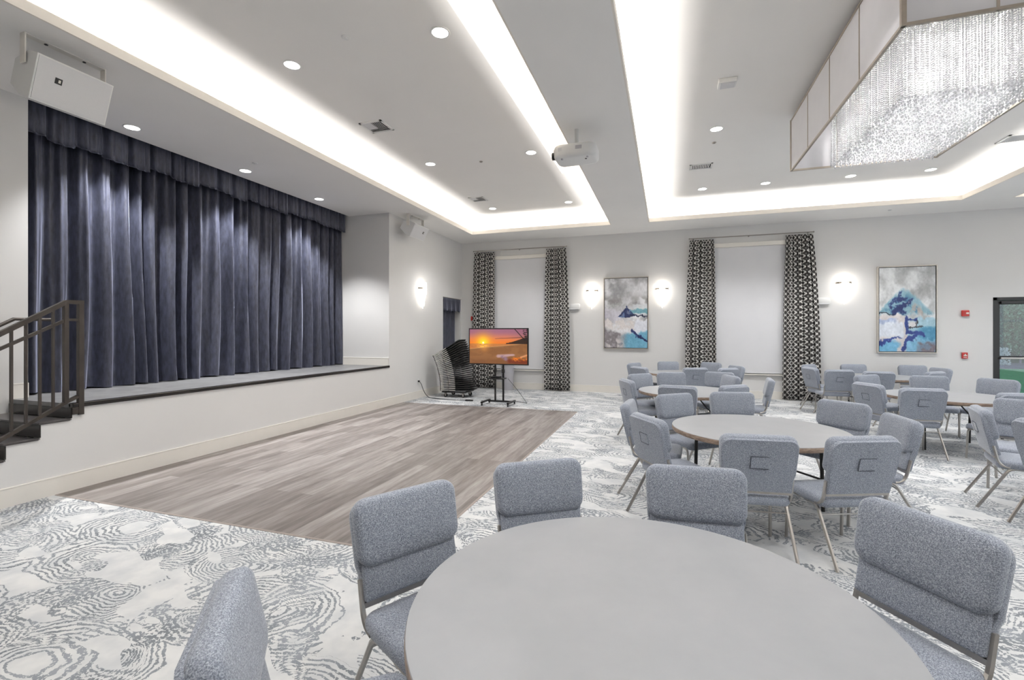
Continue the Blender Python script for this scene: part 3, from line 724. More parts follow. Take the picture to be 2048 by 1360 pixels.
# ------------------------------------------------------------------ wall fittings
def sconce(loc, rz, label):
    """crystal sconce; local +y points into the wall"""
    t = thing('wall_sconce', label, 'wall lamp', loc, rz, 'crystal wall sconces')
    MB().rbox((-0.07, -0.012, -0.12), (0.07, 0.0, 0.16), 0.004).obj('back_plate', 'champagne', t)
    b = MB()
    for k in range(13):
        a = PI * k / 12; x, y = 0.125 * math.cos(a), -0.02 - 0.095 * math.sin(a); w = 0.012
        b.tube([(x, y, -0.10), (x, y, 0.20 - 0.03 * (k % 2))], [w, w], 6)
    b.obj('crystal_rods', 'sconce_glow', t)
    MB().prism([(0.15 * math.cos(PI * k / 16), -0.01 - 0.115 * math.sin(PI * k / 16)) for k in range(17)] + [(-0.14, -0.008), (0.14, -0.008)], lambda x, y, z: (x, y, z), 0.03, 0.075).obj('band', 'champagne', t)
    b = MB()
    for k, (x, y, L) in enumerate(((0, -0.05, 0.36), (-0.035, -0.04, 0.27), (0.035, -0.04, 0.28), (-0.07, -0.035, 0.18), (0.07, -0.035, 0.19), (0.0, -0.085, 0.3), (-0.05, -0.08, 0.2), (0.05, -0.08, 0.2))):
        b.tube([(x, y, -0.08), (x * 0.75, y, -0.08 - L * 0.6), (x * 0.45, y, -0.08 - L)], [0.016, 0.011, 0.003], 6)
    b.obj('crystal_drops', 'sconce_glow', t)
    l = bpy.data.lights.new('bulb', 'POINT'); l.energy = 4.5; l.shadow_soft_size = 0.1; l.color = (1, 0.97, 0.93)
    o = bpy.data.objects.new('bulb', l); COL.objects.link(o); m = Matrix.Rotation(rz, 4, 'Z'); o.location = Vector(loc) + m @ Vector((0, -0.17, 0.05))
sconce((-1.91, YF, 2.66), 0, 'bright crystal wall sconce between the patterned curtain and the first painting')
sconce((-0.12, YF, 2.66), 0, 'bright crystal wall sconce between the first painting and the second window curtain')
sconce((3.845, YF, 2.68), 0, 'bright crystal wall sconce between the curtain and the wider second painting')
sconce((XL, 10.2, 2.62), PI / 2, 'bright crystal wall sconce beside the stage, under the hanging speaker')
for x, z, lb in ((-2.40, 2.295, 'white rounded emergency light beside the curtain and first sconce'), (3.40, 2.325, 'white rounded emergency light beside the curtain and third sconce')):
    t = thing('emergency_light', lb, 'wall light', (x, YF, z))
    MB().rbox((-0.17, -0.075, -0.075), (0.17, 0.0, 0.075), 0.03).obj('housing', 'white_plastic', t, True)
    MB().rbox((-0.15, -0.08, -0.085), (0.15, -0.015, -0.055), 0.008).obj('diffuser', 'grille_cloth', t)
def strobe(x, z, label):
    t = thing('fire_alarm_strobe', label, 'fire alarm', (x, YF, z))
    MB().rbox((-0.065, -0.045, -0.065), (0.065, 0.0, 0.065), 0.012).obj('housing', 'red', t)
    MB().rbox((0.0, -0.06, -0.018), (0.05, -0.04, 0.018), 0.006).obj('strobe_lens', 'trim', t)
strobe(6.065, 2.005, 'red fire alarm strobe high on the wall beside the glass door')
strobe(-5.36, 2.0, 'red fire alarm strobe half hidden behind the corner curtain')
t = thing('fire_alarm_pull_station', 'small red fire alarm pull box low on the wall beside the glass door', 'fire alarm', (6.055, YF, 1.10))
MB().rbox((-0.05, -0.04, -0.065), (0.05, 0, 0.065), 0.008).obj('housing', 'red', t)
MB().box((-0.03, -0.05, -0.012), (0.03, -0.04, 0.01)).box((-0.008, -0.05, 0.01), (0.008, -0.04, 0.035)).obj('handle', 'trim', t)
MB().box((-0.03, -0.043, -0.045), (0.03, -0.039, -0.035)).obj('marking', 'trim', t)
t = thing('wall_outlet', 'white electrical outlet low on the wall near the chair stack', 'outlet', (XL, 10.05, 0.42), PI / 2)
MB().rbox((-0.038, -0.008, -0.06), (0.038, 0.0, 0.06), 0.003).obj('cover_plate', 'white_plastic', t)
MB().rbox((-0.02, -0.045, -0.03), (0.02, -0.006, 0.012), 0.006).obj('plug', 'black', t)

# ------------------------------------------------------------------ paint by numbers: colour per vertex of a fine grid
def vnoise(x, y, seed):
    g = np.random.default_rng(seed).random((64, 64)); xi = np.floor(x).astype(int); yi = np.floor(y).astype(int)
    fx = x - xi; fy = y - yi; fx = fx * fx * (3 - 2 * fx); fy = fy * fy * (3 - 2 * fy)
    a = g[xi % 64, yi % 64]; b_ = g[(xi + 1) % 64, yi % 64]; c = g[xi % 64, (yi + 1) % 64]; d = g[(xi + 1) % 64, (yi + 1) % 64]
    return (a * (1 - fx) + b_ * fx) * (1 - fy) + (c * (1 - fx) + d * fx) * fy
def fbm(x, y, seed, oct=4):
    t = 0; a = 0.5
    for k in range(oct): t = t + a * vnoise(x * 2 ** k + 7 * k, y * 2 ** k + 3 * k, seed + k); a *= 0.5
    return t / 0.9375
def sm(a, b_, x): t = np.clip((x - a) / (b_ - a), 0, 1); return t * t * (3 - 2 * t)
def lay(img, m, rgb): return img * (1 - m[..., None]) + np.array(rgb, float) * m[..., None]
def seg(u, v, a, c, w, soft=0.006, tw=None):
    """soft stroke from a to c, width w (tapering to tw)"""
    d = np.array(c) - np.array(a); L = d @ d; t = np.clip(((u - a[0]) * d[0] + (v - a[1]) * d[1]) / L, 0, 1)
    r = np.hypot(u - a[0] - t * d[0], (v - a[1] - t * d[1])); ww = w + ((tw if tw is not None else w) - w) * t
    return 1 - sm(ww - soft, ww + soft, r)
def painting1(u, v):
    n = fbm(u * 5, v * 8, 1); n2 = fbm(u * 14, v * 20, 5); q = (n - 0.5); n3 = fbm(u * 34, v * 46, 77, 3); uu = u + 0.10 * q + 0.035 * (n3 - 0.5); vv = v + 0.025 * (n3 - 0.5) + 0.06 * (n2 - 0.5) + 0.05 * (fbm(u * 4, v * 6, 9) - 0.5)
    g = 150 + 80 * sm(0.25, 0.7, fbm(u * 4, v * 5, 21)); img = np.stack([g, g, g + 3], -1)
    img = lay(img, sm(0.45, 0.65, n) * (1 - sm(0.3, 0.5, v)), (214, 215, 217))
    img = lay(img, np.exp(-((vv - 0.32) / 0.07) ** 2) * sm(0.35, 0.6, fbm(u * 6, v * 9, 33)) * 0.8, (128, 125, 124))
    img = lay(img, sm(0.40, 0.5, vv) * (1 - sm(0.55, 0.66, vv)) * (1 - sm(0.3, 0.5, u)) * 0.7, (196, 192, 204))
    img = lay(img, sm(0.55, 0.62, uu) * sm(0.435, 0.455, vv) * (1 - sm(0.50, 0.52, vv)), (110, 158, 170))
    img = lay(img, sm(0.62, 0.72, uu) * sm(0.36, 0.38, vv) * (1 - sm(0.44, 0.46, vv)), (214, 217, 220))
    img = lay(img, sm(0.58, 0.61, vv) * (1 - sm(0.70, 0.76, vv)) * sm(0.25, 0.5, n2), (214, 208, 206))
    mt = (vv > 0.385 + 1.15 * np.abs(uu - 0.52) * np.where(uu < 0.52, 0.85, 0.75)) & (vv < 0.555 + 0.05 * (n2 - 0.5)) & (uu > 0.33) & (uu < 0.78)
    img = lay(img, mt * (0.55 + 0.45 * sm(0.35, 0.5, n2)), (24, 38, 82))
    img = lay(img, mt * sm(0.56, 0.62, fbm(u * 22, v * 30, 44)), (96, 118, 158))
    img = lay(img, seg(uu, vv, (0.6, 0.545), (1.05, 0.535), 0.014, tw=0.006), (18, 26, 56))
    img = lay(img, sm(0.66, 0.72, uu + 0.25 * (vv - 0.72)) * sm(0.585, 0.62, vv) * (1 - sm(0.84, 0.9, vv - 0.1 * (uu - 0.8))), (222, 224, 232))
    img = lay(img, sm(0.79, 0.84, vv + 0.10 * (u - 0.4)) * sm(0.36, 0.52, uu + 0.4 * (v - 0.85)), (104, 160, 186))
    img = lay(img, sm(0.745, 0.80, vv + 0.12 * (0.3 - uu)) * (1 - sm(0.38, 0.56, uu)) * (0.6 + 0.4 * sm(0.4, 0.6, n2)), (118, 112, 116))
    img = lay(img, sm(0.84, 0.9, vv) * (1 - sm(0.3, 0.6, uu)) * sm(0.5, 0.6, fbm(u * 9, v * 9, 61)), (196, 190, 190))
    img = lay(img, seg(uu, vv, (0.63, 0.755), (1.04, 0.915), 0.024, tw=0.012), (20, 34, 84))
    img = lay(img, seg(uu, vv, (0.72, 0.80), (0.70, 0.85), 0.02, tw=0.004), (24, 44, 98))
    return img + (90 * (n3 - 0.5) * 0.35 + 50 * (n2 - 0.5) * 0.5)[..., None]
def painting2(u, v):
    n = fbm(u * 5, v * 6, 101); n2 = fbm(u * 15, v * 18, 105); n3 = fbm(u * 36, v * 44, 177, 3); uu = u + 0.09 * (n - 0.5) + 0.05 * (n2 - 0.5) + 0.04 * (n3 - 0.5); vv = v + 0.07 * (n2 - 0.5) + 0.03 * (n3 - 0.5)
    g = 176 + 50 * sm(0.3, 0.7, n); img = np.stack([g - 2, g, g + 1], -1)
    img = lay(img, sm(0.48, 0.6, fbm(u * 6, v * 9, 122)) * np.exp(-((vv - 0.26) / 0.09) ** 2) * 0.7, (160, 160, 160))
    ridge = 0.24 + 0.62 * np.abs(uu - 0.46) ** 1.15
    img = lay(img, sm(0, 0.05, vv - ridge) * (1 - sm(0.52, 0.58, vv)), (140, 176, 190))
    img = lay(img, sm(0.02, 0.10, vv - ridge) * (1 - sm(0.52, 0.58, vv)) * sm(0.5, 0.62, fbm(u * 12, v * 12, 131)), (92, 138, 164))
    for a, c, w, tw in (((0.2, 0.47), (0.43, 0.30), 0.018, 0.012), ((0.36, 0.38), (0.5, 0.36), 0.03, 0.01), ((0.27, 0.53), (0.58, 0.38), 0.055, 0.015), ((0.3, 0.53), (0.48, 0.52), 0.03, 0.01)):
        img = lay(img, seg(uu, vv, a, c, w, 0.012, tw), (28, 46, 98))
    img = lay(img, seg(uu, vv, (0.55, 0.46), (0.88, 0.58), 0.055, 0.03, 0.03) * sm(0.35, 0.55, n2), (168, 160, 156))
    img = lay(img, seg(uu, vv, (0.0, 0.535), (0.28, 0.555), 0.012, 0.005, 0.005), (20, 26, 44))
    img = lay(img, sm(0.565, 0.59, vv + 0.03 * u) * (1 - sm(0.44, 0.5, uu)), (214, 208, 208))
    img = lay(img, sm(0.605, 0.63, vv) * (1 - sm(0.66, 0.70, vv)) * (1 - sm(0.25, 0.38, uu)) * 0.7, (150, 172, 214))
    img = lay(img, sm(0.63, 0.68, vv) * (1 - sm(0.80, 0.86, vv)) * (1 - sm(0.40, 0.46, uu)), (222, 228, 238))
    img = lay(img, sm(0.58, 0.62, vv) * sm(0.46, 0.5, uu), (158, 190, 204))
    img = lay(img, sm(0.62, 0.66, vv) * (1 - sm(0.70, 0.74, vv)) * sm(0.5, 0.54, uu) * (1 - sm(0.64, 0.68, uu)), (214, 212, 212))
    img = lay(img, sm(0.70, 0.74, vv + 0.1 * (uu - 0.8)) * sm(0.62, 0.78, uu), (76, 136, 168))
    img = lay(img, sm(0.86, 0.90, vv) * (1 - sm(0.30, 0.42, uu)), (112, 172, 206))
    img = lay(img, sm(0.84, 0.88, vv) * sm(0.44, 0.52, uu), (124, 174, 204))
    img = lay(img, seg(uu, vv, (0.36, 1.0), (0.5, 0.78), 0.07, 0.02, 0.04), (206, 200, 200))
    img = lay(img, seg(uu, vv, (0.0, 0.90), (0.38, 0.83), 0.035, 0.01, 0.006), (36, 58, 126))
    for a, c, w, tw in (((0.485, 0.60), (0.505, 0.77), 0.035, 0.03), ((0.5, 0.62), (0.68, 0.61), 0.018, 0.01), ((0.5, 0.77), (0.78, 0.79), 0.022, 0.014), ((0.78, 0.80), (0.5, 0.87), 0.022, 0.03), ((0.52, 0.86), (0.41, 0.96), 0.03, 0.04)):
        img = lay(img, seg(uu, vv, a, c, w, 0.008, tw), (38, 58, 122))
    img = lay(img, seg(uu, vv, (0.66, 0.63), (0.655, 0.72), 0.014, 0.006), (56, 58, 66)); img = lay(img, seg(uu, vv, (0.54, 0.725), (0.77, 0.715), 0.010, 0.005), (52, 56, 62))
    img = lay(img, sm(0.87, 0.91, vv + 0.05 * (uu - 0.7)) * sm(0.66, 0.74, uu) * (0.6 + 0.4 * sm(0.4, 0.6, n2)), (106, 98, 106))
    return img + (90 * (n3 - 0.5) * 0.35 + 60 * (n2 - 0.5) * 0.5)[..., None]
def sunset(u, v):
    n = fbm(u * 9, v * 12, 201); n2 = fbm(u * 30, v * 40, 205)
    sx_, sy_ = 0.242, 0.395; d = np.hypot((u - sx_) * 1.75, v - sy_)
    img = np.zeros(u.shape + (3,)) + np.array([150, 96, 116.0])
    img = lay(img, sm(0.05, 0.3, v), (206, 118, 84)); img = lay(img, sm(0.2, 0.42, v) * 0.9, (228, 118, 34)); img = lay(img, sm(0.6, 1.0, u) * (1 - sm(0.1, 0.42, v)) * 0.7, (140, 92, 108))
    img = lay(img, np.exp(-(d / 0.24) ** 2) * 0.95, (250, 180, 30)); img = lay(img, np.exp(-(d / 0.12) ** 2), (255, 222, 40)); img = lay(img, 1 - sm(0.018, 0.04, d), (255, 250, 214))
    img = lay(img, seg(u, v + 0.02 * (n - 0.5), (0.46, 0.275), (0.92, 0.235), 0.006, 0.012, 0.014) * 0.85, (110, 62, 54))
    shore = 0.575 - 0.165 * u
    sea = sm(0.418, 0.424, v) * (1 - sm(-0.006, 0.006, v - shore))
    img = lay(img, sea, (186, 112, 56)); img = lay(img, sea * np.exp(-((u - sx_) / 0.10) ** 2), (244, 178, 70)); img = lay(img, sea * sm(0.5, 0.62, n2) * 0.5, (160, 96, 62))
    sand = sm(-0.006, 0.006, v - shore) * sm(0.40, 0.42, v)
    img = lay(img, sand, (138, 92, 54)); img = lay(img, sand * sm(0.45, 0.62, n) * 0.5, (122, 78, 44)); img = lay(img, sand * np.exp(-((u - 0.26) / 0.07) ** 2) * (1 - sm(0.5, 0.75, v)) * 0.7, (214, 136, 60))
    img = lay(img, sand * sm(0.75, 1, v) * 0.45, (104, 62, 34)); img = lay(img, np.exp(-((v - shore) / 0.012) ** 2) * (v > 0.42) * 0.6, (196, 150, 104))
    land = (v > 0.40 - 0.17 * sm(0.62, 1.05, u) + 0.02 * (n2 - 0.5)) & (v < 0.425 + 0.0 * u) & (u > 0.64)
    img = lay(img, land * 1.0, (46, 30, 22))
    img = lay(img, seg(u, v, (0.78, -0.02), (0.93, 0.26), 0.007, 0.005), (24, 18, 18)); img = lay(img, ((u > 0.90 + 0.06 * n) & (v < 0.33) & (n2 > 0.42)) * 0.9, (34, 24, 24))
    img = lay(img, seg(u, v + 0.03 * (n - 0.5), (0.52, 0.78), (0.76, 0.74), 0.045, 0.02, 0.03), (176, 142, 140)); img = lay(img, seg(u, v, (0.60, 0.80), (0.68, 0.94), 0.05, 0.03, 0.02) * sm(0.35, 0.5, n2), (132, 104, 120))
    img = lay(img, seg(u, v + 0.03 * (n2 - 0.5), (0.72, 0.92), (0.98, 0.94), 0.06, 0.03), (110, 44, 20)); img = lay(img, seg(u, v, (0.80, 0.86), (0.96, 0.84), 0.06, 0.03) * sm(0.42, 0.55, n2), (214, 112, 30)); img = lay(img, seg(u, v, (0.90, 0.80), (1.0, 0.74), 0.02, 0.01), (204, 140, 96))
    return img
def painted(name, w, h, nu, nv, fn, mat, parent, y, x0=0.0, z0=0.0):
    u, v = np.meshgrid(np.linspace(0, 1, nu), np.linspace(0, 1, nv), indexing='ij')
    img = np.clip(fn(u, v), 0, 255) / 255; L = np.where(img <= 0.04045, img / 12.92, ((img + 0.055) / 1.055) ** 2.4)
    vs = np.stack([x0 + (u - 0.5) * w, np.full_like(u, y), z0 + (0.5 - v) * h], -1).reshape(-1, 3)
    fs = [(i * nv + j, i * nv + j + 1, (i + 1) * nv + j + 1, (i + 1) * nv + j) for i in range(nu - 1) for j in range(nv - 1)]
    me = bpy.data.meshes.new(name); me.from_pydata(vs.tolist(), [], fs)
    ca = me.color_attributes.new('paint', 'FLOAT_COLOR', 'POINT'); ca.data.foreach_set('color', np.concatenate([L.reshape(-1, 3), np.ones((nu * nv, 1))], 1).astype(np.float32).ravel())
    me.materials.append(M[mat]); o = bpy.data.objects.new(name, me); COL.objects.link(o); o.parent = parent; return o
def picture(x0, x1, z0, z1, fn, label):
    t = thing('framed_painting', label, 'painting', ((x0 + x1) / 2, YF, (z0 + z1) / 2)); w, h = x1 - x0, z1 - z0; a, c = w / 2, h / 2; f = 0.02
    b = MB().box((-a, -0.06, -c), (-a + f, -0.002, c)).box((a - f, -0.06, -c), (a, -0.002, c)).box((-a + f, -0.06, -c), (a - f, -0.002, -c + f)).box((-a + f, -0.06, c - f), (a - f, -0.002, c))
    b.obj('frame', 'silver_frame', t)
    MB().box((-a + f, -0.028, -c + f), (a - f, -0.004, c - f)).obj('backing', 'black', t)
    MB().box((-a + f + 0.014, -0.048, -c + f + 0.014), (a - f - 0.014, -0.028, c - f - 0.014)).obj('stretcher', 'black', t)
    painted('canvas', w - 2 * f - 0.028, h - 2 * f - 0.028, 130, 200, fn, 'canvas', t, -0.0495)
picture(-1.60, -0.45, 1.16, 3.04, painting1, 'tall abstract painting of a dark blue peak under grey cloud, between two sconces')
picture(4.48, 5.57, 1.14, 3.07, painting2, 'abstract painting of blue mountain and winding river, near the red alarm')

# ------------------------------------------------------------------ glass door and the garden beyond
d = MB()
DX0, DX1, DZ = 6.545, 8.50, 2.335; DY = YF + 0.03
for x0, x1 in ((DX0, DX0 + 0.06), (DX1 - 0.06, DX1)): d.box((x0, YF - 0.01, 0), (x1, YF + 0.12, DZ))
d.box((DX0, YF - 0.01, DZ - 0.06), (DX1, YF + 0.12, DZ))
dr = struct(d.obj('door_1', 'black'))
for x0, x1 in ((DX0 + 0.065, 7.52), (7.525, DX1 - 0.065)):
    b = MB().box((x0, DY, 0.01), (x0 + 0.06, DY + 0.045, DZ - 0.065)).box((x1 - 0.06, DY, 0.01), (x1, DY + 0.045, DZ - 0.065)).box((x0 + 0.06, DY, 0.01), (x1 - 0.06, DY + 0.045, 0.20)).box((x0 + 0.06, DY, DZ - 0.15), (x1 - 0.06, DY + 0.045, DZ - 0.065)).box((x0 + 0.06, DY, 1.03), (x1 - 0.06, DY + 0.045, 1.10))
    lf = b.obj('door_leaf', 'black', dr)
    MB().box((x0 + 0.06, DY + 0.018, 0.2), (x1 - 0.06, DY + 0.026, DZ - 0.15)).obj('pane', 'glass', lf)
    MB().rbox((x0 + 0.05, DY - 0.06, 1.035), (x1 - 0.05, DY - 0.005, 1.075), 0.008).obj('push_bar', 'chrome', lf)
    MB().rbox((x0 + 0.06, DY - 0.05, DZ - 0.145), (x0 + 0.42, DY - 0.002, DZ - 0.085), 0.008).obj('door_closer', 'black', lf)
struct(MB().box((-2, YF + 0.16, -0.25), (40, 45, -0.02)).obj('ground_outside', 'lawn'))
tag(MB().box((2, 26.5, -0.02), (34, 31.5, 0.05)).obj('mulch_bed', 'mulch'), 'purplish mulch bed along the foot of the hedge outside the door', 'planting bed', kind='stuff')
hd = thing('hedge', 'tall leafy green hedge outside seen through the glass door', 'hedge', (16.5, 30.0, 0.05))
r2 = random.Random(21); b = MB()
for k in range(9000):
    x = r2.uniform(-7, 7); z = r2.uniform(0.45, 3.1); y = -0.35 * math.sin(x * 2.1 + z) * 0.4 + r2.uniform(-0.3, 0.35); 
    s = r2.uniform(0.08, 0.16); m = Matrix.Translation((x, y, z)) @ Matrix.Rotation(r2.uniform(0, 6.28), 4, 'Z') @ Matrix.Rotation(r2.uniform(-1.2, 1.2), 4, 'X')
    b.add([m @ Vector(p) for p in ((-s * 0.55, 0, 0), (0, 0, s), (s * 0.55, 0, 0), (0, 0.01, -s))], [(0, 1, 2, 3)])
b.obj('foliage', 'leaf', hd)
b = MB()
for k in range(14): x = -6.8 + k * 1.0; b.tube([(x, 0.1, 0), (x + 0.1, 0.12, 1.4), (x - 0.05, 0.1, 2.6)], [0.05, 0.04, 0.02], 6)
b.obj('stems', 'bark', hd)
MB().box((-7, 0.5, 0), (7, 1.2, 2.9)).obj('shaded_core', simple('hedge_shade_leaf', (40, 66, 50), 0.8, var=0.5, vscale=16), hd)  # dark box behind the leaves, the hedge's inner shade put into its green
t = thing('garden_tree', 'pale barked tree trunk rising behind the hedge outside', 'tree', (18.1, 34.0, -0.05))
MB().tube([(0, 0, 0), (0.05, 0, 2.5), (0.1, 0, 6)], [0.4, 0.34, 0.3], 12).obj('trunk', 'bark', t, True)
b = MB()
for k in range(2600):
    a = r2.uniform(0, 6.28); q = r2.uniform(0, 1) ** 0.5 * 4; x, y, z = q * math.cos(a), q * math.sin(a) * 0.6, 5 + r2.uniform(-1.6, 2); s = 0.11
    m = Matrix.Translation((x, y, z)) @ Matrix.Rotation(r2.uniform(0, 6.28), 4, 'Z') @ Matrix.Rotation(r2.uniform(-1, 1), 4, 'X'); b.add([m @ Vector(p) for p in ((-s, 0, 0), (0, 0, s), (s, 0, 0), (0, 0, -s))], [(0, 1, 2, 3)])
b.obj('foliage', 'leaf', t)
b = MB()
bk = thing('low_shrub', 'small pale flowering shrub at the hedge foot outside', 'shrub', (14.9, 28.0, -0.03))
for k in range(500):
    a = r2.uniform(0, 6.28); q = r2.uniform(0, 0.28); s = 0.035; m = Matrix.Translation((q * math.cos(a), q * math.sin(a), r2.uniform(0.1, 0.9))) @ Matrix.Rotation(a, 4, 'Z') @ Matrix.Rotation(r2.uniform(-1, 1), 4, 'X'); b.add([m @ Vector(p) for p in ((-s, 0, 0), (0, 0, s), (s, 0, 0), (0, 0, -s))], [(0, 1, 2, 3)])
b.obj('foliage', simple('pale_leaf', (214, 220, 216), 0.6), bk)

# ------------------------------------------------------------------ television on a wheeled stand
tv = thing('television', 'wide television showing a beach sunset, mounted on the black wheeled stand', 'television', (-3.512, 9.62, 1.288))
MB().rbox((-0.692, 0.0, -0.402), (0.692, 0.05, 0.402), 0.006).obj('bezel', 'black', tv)
MB().rbox((-0.4, 0.045, -0.3), (0.4, 0.075, 0.2), 0.01).obj('back_cover', 'black', tv)
painted('screen', 1.335, 0.755, 220, 124, sunset, 'screen', tv, -0.002)
sd = thing('tv_stand', 'black wheeled stand with shelf carrying the television', 'stand', (-3.53, 9.70, 0))
for q in (-0.094, 0.094): MB().tube([(q, 0.06, 0.075), (q, 0.06, 1.25)], 0.022, 12).obj('post', 'black', sd, True)
MB().rbox((-0.26, 0.03, 0.055), (0.26, 0.09, 0.09), 0.006).obj('cross_bar', 'black', sd)
for q in (-1, 1):
    MB().rbox((q * 0.30 - 0.025, -0.25, 0.055), (q * 0.30 + 0.025, 0.25, 0.09), 0.008).obj('foot_bar', 'black', sd)
    for y in (-0.23, 0.23):
        b = MB().tube([(q * 0.30 - 0.012, y, 0.026), (q * 0.30 + 0.012, y, 0.026)], 0.026, 16); b.box((q * 0.30 - 0.016, y - 0.012, 0.03), (q * 0.30 + 0.016, y + 0.012, 0.06)); b.obj('caster', 'black', sd)
MB().rbox((-0.22, -0.12, 0.57), (0.16, 0.10, 0.595), 0.005).obj('shelf', 'black', sd)
for q in (-0.094, 0.094): MB().rbox((q - 0.028, 0.03, 0.70), (q + 0.028, 0.09, 0.78), 0.006).obj('clamp', 'black', sd)
MB().rbox((-0.3, 0.0, 1.15), (0.3, 0.045, 1.32), 0.006).obj('mount_plate', 'black', sd)
t = tag(MB().rbox((-0.16, -0.06, 0.0), (0.06, 0.04, 0.035), 0.006).obj('media_box', 'black', None, False, (-3.53, 9.70, 0.596)), 'small black media box lying on the shelf of the television stand', 'electronics')
tag(MB().tube(arc((-3.33, 9.76, 0.58), (-3.10, 9.85, 0.30), (-2.98, 10.05, 0.01), 10) + [(-3.4, 10.3, 0.008), (-4.1, 10.1, 0.008)], 0.005, 6).obj('tv_cable', 'black', None, True), 'thin black cable drooping from the television stand shelf to the carpet', 'cable')
tag(MB().tube([(XL + 0.05, 10.05, 0.40)] + arc((XL + 0.09, 10.06, 0.34), (XL + 0.16, 10.12, 0.0), (-5.40, 10.15, 0.009), 8) + [(-5.15, 10.06, 0.009), (-4.75, 10.0, 0.009), (-4.45, 10.0, 0.018)], 0.007, 8).obj('extension_cable', 'black', None, True), 'black power cord running from the wall outlet along the carpet to the power strip', 'cable')
t = thing('power_strip', 'small black power strip lying on the carpet between chair stack and television', 'power strip', (-4.36, 10.0, 0), 0.15)
MB().rbox((-0.09, -0.028, 0.0), (0.09, 0.028, 0.036), 0.006).obj('body', 'black', t)
for q in (-0.05, 0.0, 0.05): MB().box((q - 0.014, -0.014, 0.0355), (q + 0.014, 0.014, 0.0375)).obj('socket', 'dark_recess', t)
t = thing('waste_bin', 'light grey waste bin against the wall behind the television', 'bin', (-4.20, 12.28, 0))
MB().lathe([(0.0, 0.0), (0.15, 0.0), (0.155, 0.02), (0.185, 0.70), (0.172, 0.70), (0.145, 0.03), (0.0, 0.03)], 32).obj('body', 'bin', t, True)
MB().lathe([(0.183, 0.67), (0.192, 0.68), (0.192, 0.715), (0.172, 0.72), (0.170, 0.69)], 32, cap=False).obj('rim', 'bin', t, True)

# ------------------------------------------------------------------ stacked black chairs on a dolly
DLX, DLY = -4.92, 10.68
dy = thing('chair_dolly', 'black wheeled dolly with a silver handle under the stack of folded chairs', 'dolly', (DLX, DLY, 0))
MB().rbox((-0.36, -0.26, 0.115), (0.28, -0.20, 0.15), 0.006).rbox((-0.36, 0.20, 0.115), (0.28, 0.26, 0.15), 0.006).rbox((-0.36, -0.2, 0.115), (-0.30, 0.2, 0.15), 0.006).rbox((0.22, -0.2, 0.115), (0.28, 0.2, 0.15), 0.006).obj('frame', 'black', dy)
for x in (-0.27, 0.20):
    for y in (-0.22, 0.22):
        b = MB().tube([(x, y - 0.014, 0.047), (x, y + 0.014, 0.047)], 0.047, 18); o = b.obj('wheel', 'black', dy)
        MB().tube([(x, y - 0.017, 0.047), (x, y + 0.017, 0.047)], 0.02, 12).obj('hub', 'chrome', o)
        MB().box((x - 0.02, y - 0.024, 0.05), (x + 0.02, y - 0.019, 0.118)).box((x - 0.02, y + 0.019, 0.05), (x + 0.02, y + 0.024, 0.118)).box((x - 0.02, y - 0.024, 0.1), (x + 0.02, y + 0.024, 0.118)).obj('caster_fork', 'chrome', dy)
MB().tube([(-0.30, -0.22, 0.14), (-0.50, -0.22, 0.70), (-0.50, 0.22, 0.70), (-0.30, 0.22, 0.14)], 0.013, 10).obj('handle', 'chrome', dy, True)
NST = 24
fc0 = None; pos = Vector((-0.405, 0.168)); TH = R(29) / (NST - 1); LF = 0.80
ORD = 'topmost second third fourth fifth sixth seventh eighth ninth tenth eleventh twelfth thirteenth fourteenth fifteenth sixteenth seventeenth eighteenth nineteenth twentieth twenty-first twenty-second twenty-third lowest'.split()
for k in range(NST):
    th = TH * k; w = ORD[NST - 1 - k]
    lb = 'black folding chair lying folded on the dolly, %s %sthe leaning stack' % (w, 'of ' if w in ('topmost', 'lowest') else 'from the top of ')
    if fc0 is None:                                                  # lies flat, feet towards -x, width along y
        fc0 = thing('folding_chair', lb, 'chair', (0, 0, 0), 0, 'folded chairs stacked on the dolly')
        for s_ in (-1, 1):
            y = 0.225 * s_
            MB().tube([(0.0, y, 0.0), (0.21, y, 0.001)], 0.0115, 8).tube([(0.225, y, 0.001), (0.40, y, 0.002)], 0.0115, 8).obj('front_leg', 'stack_tube', fc0, True)
            MB().tube([(0.03, y * 0.9, 0.009), (0.45, y * 0.9, 0.014)], 0.009, 8).obj('rear_leg', 'black', fc0, True)
            MB().tube([(0.40, y, 0.002), (0.62, y, 0.006), (LF - 0.06, y, 0.014)] + arc((LF - 0.05, y, 0.014), (LF, y, 0.016), (LF, y * 0.75, 0.016), 4), 0.0105, 8).obj('back_upright', 'black', fc0, True)
            MB().tube([(-0.012, y, 0.0), (0.012, y, 0.0)], 0.014, 8).obj('foot_cap', 'seat_black', fc0, True)
        MB().tube([(0.06, -0.225, 0.0), (0.06, 0.225, 0.0)], 0.008, 8).obj('cross_bar', 'chrome', fc0, True)
        MB().cushion(0.41, 0.36, 0.016, 0.05, 0.006, lambda x, y, d: (0.22 + y, x, 0.012 + d)).obj('seat', 'seat_black', fc0, True)
        MB().cushion(0.42, 0.19, 0.016, 0.05, 0.006, lambda x, y, d: (LF - 0.20 + y, x, 0.018 + d)).obj('backrest', 'seat_black', fc0, True)
        MB().tube([(LF, -0.17, 0.016), (LF, 0.17, 0.016)], 0.0105, 8).obj('top_bar', 'black', fc0, True)
        fo = fc0
    else: fo = dup(fc0, (0, 0, 0), 0, lb)
    fo.location = (DLX + pos.x, DLY, pos.y); fo.rotation_euler = (0, -th, 0)
    pos = pos + Vector((-math.sin(th), math.cos(th))) * 0.038

